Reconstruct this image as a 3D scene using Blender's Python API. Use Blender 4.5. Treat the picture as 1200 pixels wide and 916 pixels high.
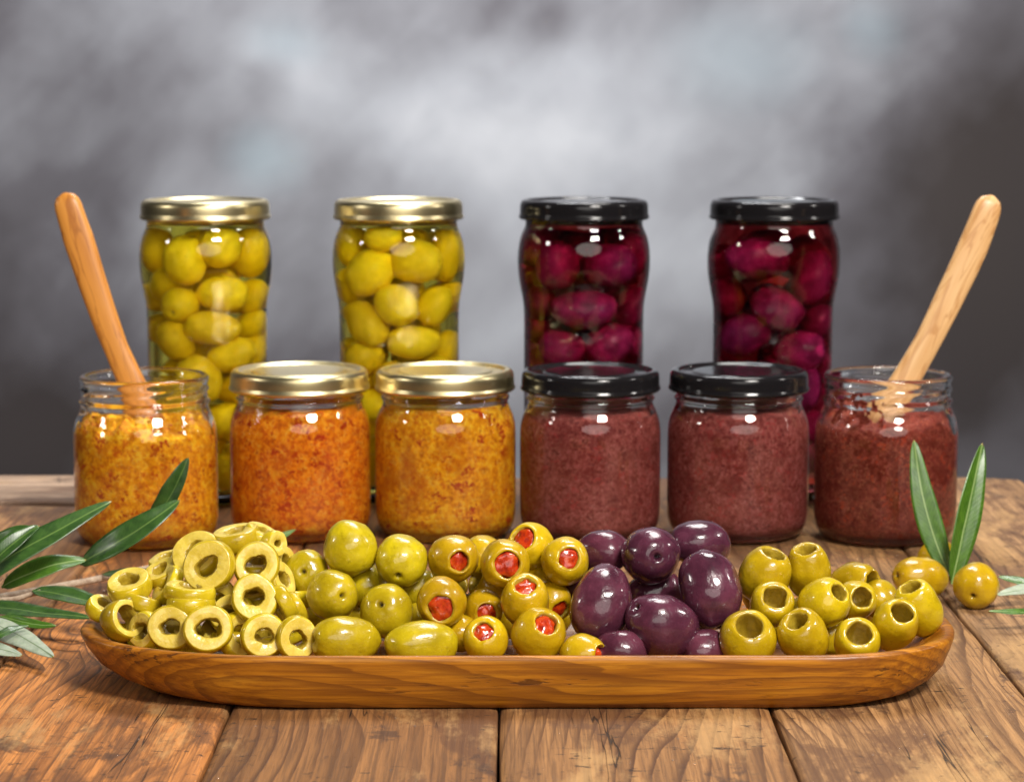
import bpy, bmesh, math, random
from mathutils import Vector, Matrix, noise, Quaternion

R = math.radians
sc = bpy.context.scene
for o in list(bpy.data.objects):
    bpy.data.objects.remove(o, do_unlink=True)
COL = sc.collection

# ------------------------------------------------------------------ camera
F_PX = 2785.0                      # focal length in photo pixels (photo 1200 x 916)
HC = 0.227                         # lens height above the table
PITCH = R(7.53)
cam_d = bpy.data.cameras.new('camera')
cam = bpy.data.objects.new('camera', cam_d)
COL.objects.link(cam)
cam.location = (0, 0, HC)
cam.rotation_euler = (math.pi / 2 - PITCH, 0, 0)
cam_d.sensor_width = 36.0
cam_d.lens = F_PX / 1200 * 36
cam_d.clip_start = 0.02
cam_d.clip_end = 50
cam_d.dof.use_dof = True
cam_d.dof.focus_distance = 0.885
cam_d.dof.aperture_fstop = 20
sc.camera = cam

# ------------------------------------------------------------------ world, lamps, exposure
w = bpy.data.worlds.new('World')
sc.world = w
w.use_nodes = True
w.node_tree.nodes['Background'].inputs[0].default_value = (0.8, 0.85, 1.0, 1)
w.node_tree.nodes['Background'].inputs[1].default_value = 0.015
sc.view_settings.view_transform = 'Standard'
sc.view_settings.look = 'None'
sc.view_settings.exposure = 0.0
sc.view_settings.gamma = 1.0


def area(name, loc, target, size, power, color=(1, 1, 1), size_y=None):
    d = bpy.data.lights.new(name, 'AREA')
    d.energy = power
    d.color = color
    d.shape = 'ELLIPSE'
    d.size = size
    d.size_y = size_y or size
    o = bpy.data.objects.new(name, d)
    COL.objects.link(o)
    o.location = loc
    o.rotation_euler = (Vector(target) - Vector(loc)).to_track_quat('-Z', 'Y').to_euler()
    return o


area('key_softbox', (0.47, 0.12, 0.98), (0, 0.98, 0.03), 0.40, 24.0, (1.0, 0.95, 0.88), 0.26)
area('overhead_softbox', (0.22, 1.38, 1.15), (0, 1.0, 0.0), 0.50, 8.5, (1.0, 0.97, 0.93), 0.40)
area('side_lamp', (1.15, 1.00, 0.75), (0, 0.95, 0.03), 0.14, 2.4, (1.0, 0.95, 0.9))
area('left_lamp', (-1.15, 0.85, 0.55), (0, 1.05, 0.05), 0.14, 1.6, (1.0, 0.95, 0.9))
area('front_fill', (0.25, -0.55, 0.62), (0, 1.05, 0.06), 1.5, 7.5, (1.0, 0.96, 0.90), 0.7)
area('backdrop_lamp', (-0.06, 1.75, 1.15), (0.02, 2.7, 0.26), 0.45, 27.5, (0.97, 0.98, 1.0))

cy = sc.cycles
cy.use_denoising = True
cy.max_bounces = 18
cy.diffuse_bounces = 4
cy.glossy_bounces = 6
cy.transmission_bounces = 16
cy.transparent_max_bounces = 8
cy.caustics_refractive = True
cy.caustics_reflective = True
cy.blur_glossy = 0.3
cy.sample_clamp_indirect = 40.0

# ------------------------------------------------------------------ helpers
RT = Vector((1, 0, 0))
FW = Vector((0, math.cos(PITCH), -math.sin(PITCH)))
UP = Vector((0, math.sin(PITCH), math.cos(PITCH)))


def ray(px, py):
    return RT * ((px - 600) / F_PX) + UP * ((458 - py) / F_PX) + FW


def at_y(px, py, y):
    d = ray(px, py)
    return Vector((0, 0, HC)) + d * (y / d.y)


def at_z(px, py, z):
    d = ray(px, py)
    return Vector((0, 0, HC)) + d * ((z - HC) / d.z)


def mpp(p):
    """metres covered by one photo pixel at point p"""
    return (Vector(p) - Vector((0, 0, HC))).dot(FW) / F_PX


def cdir(x, y, t):
    """direction: x right, y up, t toward the lens"""
    return (RT * x + UP * y - FW * t).normalized()


def put(name, mesh, parent=None, loc=None):
    o = bpy.data.objects.new(name, mesh)
    COL.objects.link(o)
    if parent:
        o.parent = parent
    if loc is not None:
        o.location = loc
    return o


def tag(o, label=None, cat=None, group=None, kind=None):
    if label: o['label'] = label
    if cat: o['category'] = cat
    if group: o['group'] = group
    if kind: o['kind'] = kind
    return o


def thing(name, label, cat, loc, group=None):
    o = bpy.data.objects.new(name, None)
    COL.objects.link(o)
    o.location = loc
    o.empty_display_size = 0.01
    return tag(o, label, cat, group)


def mesh_from(name, verts, faces, mats, midx=None, smooth=True, uvs=None):
    me = bpy.data.meshes.new(name)
    me.from_pydata([tuple(v) for v in verts], [], faces)
    for m in mats:
        me.materials.append(m)
    if midx:
        me.polygons.foreach_set('material_index', midx)
    me.polygons.foreach_set('use_smooth', [smooth] * len(me.polygons))
    if uvs:
        ul = me.uv_layers.new(name='uv')
        for lp in me.loops:
            ul.data[lp.index].uv = uvs[lp.vertex_index]
    me.update()
    return me


def chaikin(p, n=1):
    for _ in range(n):
        q = [p[0]]
        for a, b in zip(p[:-1], p[1:]):
            q.append((a[0] * .75 + b[0] * .25, a[1] * .75 + b[1] * .25))
            q.append((a[0] * .25 + b[0] * .75, a[1] * .25 + b[1] * .75))
        q.append(p[-1])
        p = q
    return p


def revolve(profile, seg, fn=None):
    """profile: (r, z) list; ends with r ~ 0 are closed by a pole. fn(r, z, theta, i) -> Vector"""
    verts, faces = [], []
    rows = []
    for i, (r, z) in enumerate(profile):
        if r < 1e-6:
            v = fn(0, z, 0, i) if fn else Vector((0, 0, z))
            rows.append([len(verts)])
            verts.append(v)
        else:
            row = []
            for k in range(seg):
                t = 2 * math.pi * k / seg
                v = fn(r, z, t, i) if fn else Vector((r * math.cos(t), r * math.sin(t), z))
                row.append(len(verts))
                verts.append(v)
            rows.append(row)
    frow = []
    for i in range(len(rows) - 1):
        a, b = rows[i], rows[i + 1]
        for k in range(seg):
            k2 = (k + 1) % seg
            if len(a) == 1 and len(b) == 1:
                continue
            if len(a) == 1:
                faces.append((a[0], b[k2], b[k]))
            elif len(b) == 1:
                faces.append((a[k], a[k2], b[0]))
            else:
                faces.append((a[k], a[k2], b[k2], b[k]))
            frow.append(i)
    return verts, faces, frow


def rot_to(d, spin=0.0):
    q = Vector((0, 0, 1)).rotation_difference(Vector(d).normalized())
    return (q @ Quaternion((0, 0, 1), spin)).to_matrix().to_4x4()


# ------------------------------------------------------------------ materials
class NT:
    def __init__(self, name):
        self.m = bpy.data.materials.new(name)
        self.m.use_nodes = True
        self.t = self.m.node_tree
        self.n = self.t.nodes
        self.b = self.n['Principled BSDF']
        self.out = self.n['Material Output']

    def node(self, typ, **kw):
        n = self.n.new(typ)
        for k, v in kw.items():
            setattr(n, k, v)
        return n

    def link(self, a, b):
        self.t.links.new(a, b)

    def set(self, n, i, v):
        if isinstance(v, bpy.types.NodeSocket):
            self.link(v, n.inputs[i])
        elif v is not None:
            n.inputs[i].default_value = v

    def coords(self, kind='Object'):
        return self.node('ShaderNodeTexCoord').outputs[kind]

    def mapping(self, vec, scale=(1, 1, 1), loc=(0, 0, 0), rot=(0, 0, 0)):
        n = self.node('ShaderNodeMapping')
        self.set(n, 'Vector', vec)
        n.inputs['Scale'].default_value = scale
        n.inputs['Location'].default_value = loc
        n.inputs['Rotation'].default_value = rot
        return n.outputs[0]

    def noise(self, vec, scale, detail=3, rough=0.5, dist=0.0, out=0):
        n = self.node('ShaderNodeTexNoise')
        self.set(n, 'Vector', vec)
        n.inputs['Scale'].default_value = scale
        n.inputs['Detail'].default_value = detail
        n.inputs['Roughness'].default_value = rough
        n.inputs['Distortion'].default_value = dist
        return n.outputs[out]

    def voronoi(self, vec, scale, feature='F1', out='Distance', rnd=1.0):
        n = self.node('ShaderNodeTexVoronoi', feature=feature)
        self.set(n, 'Vector', vec)
        n.inputs['Scale'].default_value = scale
        n.inputs['Randomness'].default_value = rnd
        return n.outputs[out]

    def math(self, op, a, b=None, c=None, clamp=False):
        n = self.node('ShaderNodeMath', operation=op, use_clamp=clamp)
        self.set(n, 0, a)
        self.set(n, 1, b)
        self.set(n, 2, c)
        return n.outputs[0]

    def vmath(self, op, a, b=None, s=None):
        n = self.node('ShaderNodeVectorMath', operation=op)
        self.set(n, 0, a)
        if b is not None: self.set(n, 1, b)
        if s is not None: self.set(n, 'Scale', s)
        return n.outputs['Value'] if op in ('LENGTH', 'DOT_PRODUCT', 'DISTANCE') else n.outputs[0]

    def ramp(self, fac, stops, interp='LINEAR'):
        n = self.node('ShaderNodeValToRGB')
        n.color_ramp.interpolation = interp
        e = n.color_ramp.elements
        while len(e) < len(stops):
            e.new(0.5)
        for el, (p, c) in zip(e, stops):
            el.position = p
            el.color = c if len(c) == 4 else (*c, 1)
        self.set(n, 0, fac)
        return n.outputs[0]

    def step(self, v, a, b):
        """smooth 0..1 between a and b (b may be below a)"""
        n = self.node('ShaderNodeMapRange', interpolation_type='SMOOTHSTEP')
        self.set(n, 0, v)
        if a <= b:
            n.inputs[1].default_value, n.inputs[2].default_value = a, b
        else:
            n.inputs[1].default_value, n.inputs[2].default_value = b, a
            n.inputs[3].default_value, n.inputs[4].default_value = 1, 0
        return n.outputs[0]

    def mix(self, fac, a, b, blend='MIX'):
        n = self.node('ShaderNodeMix', data_type='RGBA', blend_type=blend)
        self.set(n, 0, fac)
        for i, v in ((6, a), (7, b)):
            if isinstance(v, bpy.types.NodeSocket):
                self.link(v, n.inputs[i])
            else:
                n.inputs[i].default_value = (*v, 1) if len(v) == 3 else v
        return n.outputs[2]

    def bump(self, h, strength=0.3, dist=0.001, prev=None):
        n = self.node('ShaderNodeBump')
        n.inputs['Strength'].default_value = strength
        n.inputs['Distance'].default_value = dist
        self.set(n, 'Height', h)
        if prev is not None: self.link(prev, n.inputs['Normal'])
        return n.outputs[0]

    def p(self, **kw):
        for k, v in kw.items():
            self.set(self.b, k.replace('_', ' '), v if not (isinstance(v, tuple) and len(v) == 3 and 'Radius' not in k) else (*v, 1))
        return self

    def rnd_vec(self, mul=7.3):
        """object coordinates shifted by a random amount per object"""
        oi = self.node('ShaderNodeObjectInfo')
        c = self.node('ShaderNodeCombineXYZ')
        r = self.math('MULTIPLY', oi.outputs['Random'], mul)
        self.link(r, c.inputs[0]); self.link(r, c.inputs[2])
        r2 = self.math('MULTIPLY', oi.outputs['Random'], mul * 1.7)
        self.link(r2, c.inputs[1])
        return self.vmath('ADD', self.coords(), c.outputs[0]), oi


def olive_mat(name, dark, light, speck, spec_amt=0.35, sss=(0.9, 0.7, 0.12), purple=False, coat=0.6):
    t = NT(name)
    v, oi = t.rnd_vec()
    n1 = t.noise(v, 130, 3, 0.55)
    c = t.ramp(n1, [(0.3, dark), (0.7, light)])
    big = t.noise(v, 45, 2, 0.5)
    c = t.mix(t.math('MULTIPLY', t.step(big, 0.52, 0.75), 0.5), c, dark)
    blem = t.noise(v, 240, 4, 0.7)
    c = t.mix(t.math('MULTIPLY', t.step(blem, 0.60, 0.70), 0.38), c, tuple(q * 0.55 for q in dark))
    sp = t.noise(v, 900, 2, 0.6)
    c = t.mix(t.math('MULTIPLY', t.step(sp, 0.60, 0.72), spec_amt), c, speck)
    hs = t.node('ShaderNodeHueSaturation')
    t.set(hs, 'Color', c)
    t.set(hs, 'Value', t.math('ADD', t.math('MULTIPLY', oi.outputs['Random'], 0.34), 0.84))
    t.set(hs, 'Hue', t.math('ADD', t.math('MULTIPLY', oi.outputs['Random'], 0.014), 0.483))
    at = t.node('ShaderNodeAttribute', attribute_name='scar')
    hc = t.mix(t.math('MULTIPLY', at.outputs['Fac'], 0.92), hs.outputs[0], (0.045, 0.028, 0.010) if not purple else (0.008, 0.004, 0.006))
    h = t.math('ADD', t.math('MULTIPLY', t.noise(v, 190, 3, 0.55), 1.0), t.math('MULTIPLY', sp, 0.10))
    nb = t.bump(h, 0.36, 0.0013)
    t.p(Base_Color=hc, Roughness=t.math('ADD', t.math('MULTIPLY', n1, 0.16), 0.22 if not purple else 0.18), Normal=nb)
    t.p(Subsurface_Weight=0.08, Subsurface_Radius=sss, Subsurface_Scale=0.0022, Coat_Weight=coat, Coat_Roughness=0.05)
    t.p(Specular_IOR_Level=0.3 if coat else 0.08)
    return t.m


M = {}
M['olive_green'] = olive_mat('olive_green_skin', (0.31, 0.235, 0.004), (0.50, 0.40, 0.006), (0.60, 0.54, 0.10), 0.22)
M['olive_gold'] = olive_mat('olive_gold_skin', (0.40, 0.265, 0.003), (0.58, 0.41, 0.005), (0.64, 0.50, 0.06), 0.22)
M['olive_pitted'] = olive_mat('olive_pitted_skin', (0.37, 0.265, 0.003), (0.54, 0.405, 0.005), (0.60, 0.50, 0.06), 0.22)
M['olive_jar'] = olive_mat('jar_olive_skin', (0.72, 0.55, 0.008), (0.88, 0.70, 0.020), (0.88, 0.76, 0.14), 0.2, coat=0.0)
M['olive_purple'] = olive_mat('olive_purple_skin', (0.048, 0.011, 0.020), (0.112, 0.027, 0.044), (0.20, 0.075, 0.11), 0.12, (0.5, 0.15, 0.2), True)
M['olive_wine'] = olive_mat('jar_purple_olive_skin', (0.14, 0.005, 0.028), (0.31, 0.012, 0.066), (0.6, 0.12, 0.25), 0.25, (0.6, 0.1, 0.2), True, 0.0)

t = NT('olive_flesh')
v, oi = t.rnd_vec()
n1 = t.noise(v, 260, 4, 0.6)
c = t.ramp(n1, [(0.3, (0.60, 0.43, 0.035)), (0.7, (0.78, 0.61, 0.12))])
c = t.mix(t.math('MULTIPLY', t.step(t.noise(v, 1200, 2), 0.58, 0.7), 0.35), c, (0.74, 0.60, 0.28))
t.p(Base_Color=c, Roughness=0.28, Normal=t.bump(t.noise(v, 700, 3), 0.35, 0.0006),
    Subsurface_Weight=0.08, Subsurface_Radius=(0.9, 0.7, 0.2), Subsurface_Scale=0.002, Coat_Weight=0.5, Coat_Roughness=0.1)
M['flesh'] = t.m

t = NT('olive_cavity')
v, oi = t.rnd_vec()
n1 = t.noise(v, 300, 4, 0.6)
c = t.ramp(n1, [(0.3, (0.29, 0.19, 0.012)), (0.7, (0.50, 0.35, 0.032))])
t.p(Base_Color=c, Roughness=0.3, Normal=t.bump(n1, 0.6, 0.001), Coat_Weight=0.15, Coat_Roughness=0.2)
M['cavity'] = t.m

t = NT('pimento_flesh')
v, oi = t.rnd_vec()
n1 = t.noise(v, 330, 4, 0.6)
c = t.ramp(n1, [(0.3, (0.22, 0.010, 0.003)), (0.5, (0.48, 0.034, 0.004)), (0.75, (0.60, 0.095, 0.010))])
t.p(Base_Color=c, Roughness=0.22, Normal=t.bump(t.noise(t.mapping(v, (1, 0.4, 1)), 620, 3), 0.28, 0.0009), Coat_Weight=0.4, Coat_Roughness=0.06,
    Subsurface_Weight=0.15, Subsurface_Radius=(0.9, 0.15, 0.05), Subsurface_Scale=0.002)
M['pimento'] = t.m

# glass, brine
t = NT('jar_glass')
t.p(Base_Color=(0.985, 0.995, 0.985), Roughness=0.0, IOR=1.5, Transmission_Weight=1.0)
M['glass'] = t.m


def brine_mat(name, col, dens):
    t = NT(name)
    t.n.remove(t.b)
    g = t.node('ShaderNodeBsdfRefraction')
    g.inputs['Color'].default_value = (1, 1, 1, 1)
    g.inputs['IOR'].default_value = 1.333 / 1.5   # brine as seen from inside the glass wall
    g.inputs['Roughness'].default_value = 0.0
    t.link(g.outputs[0], t.out.inputs['Surface'])
    a = t.node('ShaderNodeVolumeAbsorption')
    a.inputs['Color'].default_value = (*col, 1)
    a.inputs['Density'].default_value = dens
    t.link(a.outputs[0], t.out.inputs['Volume'])
    return t.m


M['brine_green'] = brine_mat('green_brine', (0.988, 0.945, 0.12), 45.0)
M['brine_wine'] = brine_mat('wine_brine', (0.78, 0.04, 0.10), 72.0)

t = NT('gold_lid_metal')
v = t.coords()
n1 = t.noise(v, 60, 3, 0.5)
t.p(Base_Color=(0.80, 0.68, 0.38), Metallic=1.0, Roughness=t.math('ADD', t.math('MULTIPLY', n1, 0.10), 0.26),
    Normal=t.bump(t.noise(v, 900, 2), 0.05, 0.0004), Coat_Weight=0.15, Coat_Roughness=0.15)
M['gold'] = t.m
t = NT('black_lid_enamel')
v = t.coords()
n1 = t.noise(v, 90, 4, 0.6)
t.p(Base_Color=(0.010, 0.009, 0.010), Roughness=t.math('ADD', t.math('MULTIPLY', n1, 0.08), 0.08),
    Normal=t.bump(t.noise(v, 900, 2), 0.05, 0.0004), Specular_IOR_Level=0.35)
M['black'] = t.m


def paste_mat(name, stops, flecks, scale=1.0):
    """finely minced spread: a base tone and bits of several sizes"""
    t = NT(name)
    v, oi = t.rnd_vec()
    n1 = t.noise(v, 330 * scale, 6, 0.75)
    c = t.ramp(n1, stops)
    h = t.math('MULTIPLY', n1, 1.0)
    for k, (lo, hi, col, a) in enumerate(flecks):
        vo = t.node('ShaderNodeTexVoronoi')
        t.set(vo, 'Vector', t.vmath('ADD', t.vmath('ADD', v, (k * 1.3, k * 0.7, 0.0)), t.vmath('SCALE', t.noise(v, 500, 3, out=1), s=0.012)))
        vo.inputs['Scale'].default_value = (360, 520, 230)[k] * scale
        sep = t.node('ShaderNodeSeparateColor')
        t.link(vo.outputs['Color'], sep.inputs[0])
        edge = t.step(vo.outputs['Distance'], 0.56, 0.42)
        msk = t.math('MULTIPLY', t.math('MULTIPLY', t.step(sep.outputs[0], lo, hi), edge), a)
        c = t.mix(msk, c, col)
        h = t.math('ADD', h, t.math('MULTIPLY', vo.outputs['Distance'], -0.30))
    patch = t.noise(v, 70 * scale, 4, 0.6)
    c = t.mix(t.math('MULTIPLY', t.step(patch, 0.50, 0.66), 0.6), c, stops[0][1])
    t.p(Base_Color=c, Roughness=0.5, Normal=t.bump(h, 0.6, 0.0012), Specular_IOR_Level=0.12,
        Subsurface_Weight=0.0, Subsurface_Radius=(0.9, 0.4, 0.1), Subsurface_Scale=0.0012)
    return t.m


M['paste_orange'] = paste_mat('orange_spread', [(0.38, (0.60, 0.17, 0.006)), (0.50, (0.90, 0.40, 0.004)), (0.62, (0.95, 0.63, 0.030))],
                              [(0.72, 0.80, (0.66, 0.11, 0.006), 0.75), (0.74, 0.82, (0.92, 0.64, 0.08), 0.7), (0.86, 0.89, (0.50, 0.035, 0.006), 0.9)], 0.9)
M['paste_red'] = paste_mat('red_orange_spread', [(0.38, (0.64, 0.125, 0.006)), (0.50, (0.90, 0.28, 0.004)), (0.62, (0.95, 0.47, 0.022))],
                           [(0.66, 0.74, (0.68, 0.075, 0.006), 0.8), (0.78, 0.86, (0.92, 0.60, 0.08), 0.7), (0.78, 0.81, (0.52, 0.030, 0.006), 0.9)], 0.9)
M['paste_purple'] = paste_mat('purple_spread', [(0.38, (0.19, 0.026, 0.022)), (0.50, (0.31, 0.068, 0.058)), (0.64, (0.43, 0.125, 0.105))],
                              [(0.82, 0.88, (0.10, 0.016, 0.018), 0.75), (0.80, 0.87, (0.62, 0.25, 0.20), 0.6), (0.86, 0.92, (0.44, 0.05, 0.05), 0.7)], 1.25)
M['paste_brick'] = paste_mat('brick_red_spread', [(0.38, (0.15, 0.016, 0.009)), (0.50, (0.25, 0.042, 0.026)), (0.64, (0.36, 0.080, 0.050))],
                             [(0.82, 0.88, (0.10, 0.016, 0.012), 0.75), (0.80, 0.87, (0.62, 0.22, 0.11), 0.6), (0.83, 0.90, (0.52, 0.06, 0.02), 0.75)], 1.25)


def spoon_mat(name, a, b, line):
    t = NT(name)
    v, oi = t.rnd_vec()
    s = t.mapping(v, (1, 1, 0.06))
    n1 = t.noise(s, 220, 4, 0.6, 0.6)
    c = t.ramp(n1, [(0.25, a), (0.75, b)])
    w_ = t.noise(t.mapping(v, (1, 1, 0.12)), 120, 3, 0.5, 1.2)
    ln = t.math('ABSOLUTE', t.math('SUBTRACT', w_, 0.5))
    c = t.mix(t.math('MULTIPLY', t.step(ln, 0.045, 0.0), 0.55), c, line)
    t.p(Base_Color=c, Roughness=0.38, Normal=t.bump(n1, 0.15, 0.0005))
    return t.m


M['spoon_orange'] = spoon_mat('olive_wood_orange', (0.54, 0.20, 0.030), (0.74, 0.32, 0.060), (0.30, 0.085, 0.014))
M['spoon_pale'] = spoon_mat('olive_wood_pale', (0.62, 0.33, 0.12), (0.78, 0.50, 0.24), (0.42, 0.17, 0.04))

# table wood: growth rings cut lengthwise, fibre, stains, cracks and worn patches
t = NT('weathered_plank_wood')
v, oi = t.rnd_vec(3.1)
lo = t.noise(t.mapping(v, (1, 0.20, 1)), 13, 1, 0.4)
mid = t.noise(t.mapping(v, (1, 0.35, 1), (2, 5, 1)), 34, 2, 0.5)
fine = t.noise(t.mapping(v, (1, 0.5, 1), (6, 3, 1)), 260, 3, 0.6)
sx = t.node('ShaderNodeSeparateXYZ'); t.link(v, sx.inputs[0])
gx = t.math('ADD', t.math('MULTIPLY', sx.outputs[0], 150.0), t.math('MULTIPLY', lo, 17.0))
gx = t.math('ADD', gx, t.math('ADD', t.math('MULTIPLY', mid, 0.9), t.math('MULTIPLY', fine, 0.10)))
kd = t.voronoi(t.mapping(v, (1, 0.42, 1), (0.3, 0.2, 0.0)), 8.5)
gx = t.math('ADD', gx, t.math('MULTIPLY', t.step(kd, 0.30, 0.0), 9.0))
saw = t.math('FRACT', gx)
late = t.math('MULTIPLY', t.step(saw, 0.58, 0.97), t.step(saw, 1.0, 0.965))
cell = t.node('ShaderNodeTexWhiteNoise', noise_dimensions='1D')
t.link(t.math('FLOOR', gx), cell.inputs['W'])
ringtone = cell.outputs['Value']
fib = t.noise(t.mapping(v, (1, 0.018, 1)), 1000, 4, 0.72)
fib2 = t.noise(t.mapping(v, (1, 0.030, 1)), 300, 6, 0.74)
patch = t.noise(t.mapping(v, (1, 0.5, 1)), 14, 4, 0.55)
base = t.mix(1.0, t.ramp(fib2, [(0.30, (0.44, 0.38, 0.33)), (0.5, (0.92, 0.90, 0.88)), (0.70, (1.30, 1.28, 1.24))]), oi.outputs['Color'], 'MULTIPLY')
base = t.mix(1.0, base, t.ramp(ringtone, [(0.0, (0.76, 0.72, 0.68)), (1.0, (1.15, 1.13, 1.10))]), 'MULTIPLY')
lm = t.math('MULTIPLY', late, t.math('ADD', t.math('MULTIPLY', t.step(patch, 0.38, 0.62), 0.62), 0.34))
base = t.mix(lm, base, (0.070, 0.025, 0.008))
base = t.mix(t.math('MULTIPLY', t.step(fib, 0.47, 0.60), 0.58), base, (0.10, 0.045, 0.018))
st = t.noise(t.mapping(v, (1, 0.40, 1), (5, 2, 0)), 21, 7, 0.68, 0.4)
stain = t.math('MULTIPLY', t.step(st, 0.50, 0.57), t.math('ADD', t.math('MULTIPLY', fib2, 0.7), 0.30))
base = t.mix(stain, base, (0.095, 0.038, 0.016))
st2 = t.noise(t.mapping(v, (1, 0.6, 1), (8, 1, 0)), 46, 6, 0.7, 0.5)
base = t.mix(t.math('MULTIPLY', t.step(st2, 0.57, 0.64), 0.7), base, (0.055, 0.026, 0.015))
pale = t.noise(t.mapping(v, (1, 0.3, 1), (9, 4, 0)), 24, 6, 0.72)
base = t.mix(t.math('MULTIPLY', t.step(pale, 0.53, 0.66), 0.50), base, (0.56, 0.33, 0.13))
base = t.mix(t.math('MULTIPLY', t.step(kd, 0.060, 0.030), 0.85), base, (0.05, 0.020, 0.008))
cr = t.noise(t.mapping(v, (1, 0.035, 1), (1, 7, 0)), 62, 4, 0.55, 0.2)
crm = t.math('MULTIPLY', t.step(t.math('ABSOLUTE', t.math('SUBTRACT', cr, 0.5)), 0.007, 0.001), t.step(t.noise(t.mapping(v, (1, 0.3, 1), (4, 1, 0)), 20, 2), 0.56, 0.60))
base = t.mix(t.math('MULTIPLY', crm, 0.9), base, (0.014, 0.008, 0.005))
chip = t.noise(t.mapping(v, (0.45, 1.0, 1), (2, 9, 0)), 330, 4, 0.65)
chm = t.math('MULTIPLY', t.step(chip, 0.61, 0.66), t.step(t.noise(v, 26, 2), 0.50, 0.57))
base = t.mix(t.math('MULTIPLY', chm, 0.85), base, (0.030, 0.017, 0.011))
h = t.math('ADD', t.math('MULTIPLY', fib, 0.5), t.math('ADD', t.math('MULTIPLY', late, 0.18), t.math('MULTIPLY', fib2, 0.5)))
h = t.math('SUBTRACT', h, t.math('ADD', t.math('MULTIPLY', crm, 1.3), t.math('MULTIPLY', chm, 0.7)))
t.p(Base_Color=base, Roughness=t.math('ADD', t.math('MULTIPLY', fib2, 0.35), 0.44), Normal=t.bump(h, 0.40, 0.0008), Specular_IOR_Level=0.40)
M['plank'] = t.m

# tray wood: oiled acacia, grain along x
t = NT('oiled_acacia')
v = t.coords()
lo = t.noise(t.mapping(v, (0.16, 1, 1)), 18, 2, 0.4)
mid = t.noise(t.mapping(v, (0.12, 1, 1), (3, 1, 0)), 90, 3, 0.55)
sx = t.node('ShaderNodeSeparateXYZ'); t.link(v, sx.inputs[0])
g = t.math('ADD', t.math('MULTIPLY', sx.outputs[2], 210.0), t.math('MULTIPLY', sx.outputs[1], 110.0))
g = t.math('ADD', g, t.math('ADD', t.math('MULTIPLY', lo, 15.0), t.math('MULTIPLY', mid, 1.6)))
saw = t.math('FRACT', g)
late = t.math('MULTIPLY', t.step(saw, 0.35, 0.95), t.step(saw, 1.0, 0.95))
n1 = t.noise(t.mapping(v, (0.030, 1, 1)), 900, 5, 0.68)
n2 = t.noise(t.mapping(v, (0.05, 1, 1), (1, 4, 2)), 220, 4, 0.62)
c = t.ramp(n2, [(0.30, (0.22, 0.068, 0.004)), (0.5, (0.40, 0.142, 0.007)), (0.70, (0.56, 0.235, 0.015))])
c = t.mix(t.math('MULTIPLY', t.step(n1, 0.46, 0.62), 0.55), c, (0.165, 0.048, 0.005))
c = t.mix(t.math('MULTIPLY', late, 0.65), c, (0.140, 0.040, 0.004))
big = t.noise(t.mapping(v, (0.30, 1, 1), (5, 5, 5)), 30, 4, 0.6)
c = t.mix(t.math('MULTIPLY', t.step(big, 0.50, 0.66), 0.50), c, (0.15, 0.042, 0.005))
po = t.noise(t.mapping(v, (0.13, 1, 1), (2, 0, 5)), 800, 3, 0.55)
pom = t.math('MULTIPLY', t.step(po, 0.56, 0.63), t.step(t.noise(t.mapping(v, (0.10, 1, 1), (7, 3, 0)), 70, 3), 0.50, 0.60))
c = t.mix(t.math('MULTIPLY', pom, 0.8), c, (0.055, 0.016, 0.004))
t.p(Base_Color=c, Roughness=t.math('ADD', t.math('MULTIPLY', n2, 0.2), 0.26), Normal=t.bump(t.math('SUBTRACT', t.math('MULTIPLY', n1, 0.6), pom), 0.30, 0.0006),
    Specular_IOR_Level=0.4)
M['tray'] = t.m

# leaves
def leaf_mat(name, a, b, rib, ribw, rough, coat):
    t = NT(name)
    uv = t.coords('UV')
    s = t.node('ShaderNodeSeparateXYZ'); t.link(uv, s.inputs[0])
    v, oi = t.rnd_vec()
    n1 = t.noise(v, 260, 4, 0.6)
    c = t.ramp(n1, [(0.3, a), (0.7, b)])
    x = t.math('ABSOLUTE', s.outputs[0])
    ve = t.math('FRACT', t.math('ADD', t.math('MULTIPLY', s.outputs[1], 26.0), t.math('MULTIPLY', x, -3.5)))
    vm = t.math('MULTIPLY', t.step(t.math('ABSOLUTE', t.math('SUBTRACT', ve, 0.5)), 0.16, 0.0), 0.10)
    c = t.mix(vm, c, rib)
    c = t.mix(t.math('MULTIPLY', t.step(x, ribw, ribw * 0.35), 0.85), c, rib)
    c = t.mix(t.step(s.outputs[1], 0.965, 1.0), c, (0.40, 0.27, 0.05))
    h = t.math('ADD', t.math('MULTIPLY', vm, 1.0), t.math('MULTIPLY', n1, 0.5))
    t.p(Base_Color=c, Roughness=rough, Normal=t.bump(h, 0.25, 0.0006), Coat_Weight=coat, Coat_Roughness=0.25,
        Subsurface_Weight=0.1, Subsurface_Radius=(0.3, 0.8, 0.1), Subsurface_Scale=0.001)
    return t.m


M['leaf_top'] = leaf_mat('leaf_upper', (0.018, 0.055, 0.010), (0.050, 0.120, 0.020), (0.13, 0.22, 0.05), 0.07, 0.36, 0.35)
M['leaf_under'] = leaf_mat('leaf_underside', (0.25, 0.31, 0.22), (0.42, 0.47, 0.36), (0.12, 0.17, 0.08), 0.06, 0.55, 0.1)
M['leaf_bright'] = leaf_mat('leaf_upper_bright', (0.032, 0.095, 0.005), (0.072, 0.170, 0.011), (0.26, 0.36, 0.13), 0.07, 0.36, 0.25)

t = NT('twig_bark')
v = t.coords()
n1 = t.noise(v, 260, 4, 0.65)
t.p(Base_Color=t.ramp(n1, [(0.3, (0.26, 0.17, 0.11)), (0.7, (0.56, 0.44, 0.32))]), Roughness=0.7, Normal=t.bump(n1, 0.5, 0.0012))
M['twig'] = t.m

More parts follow.
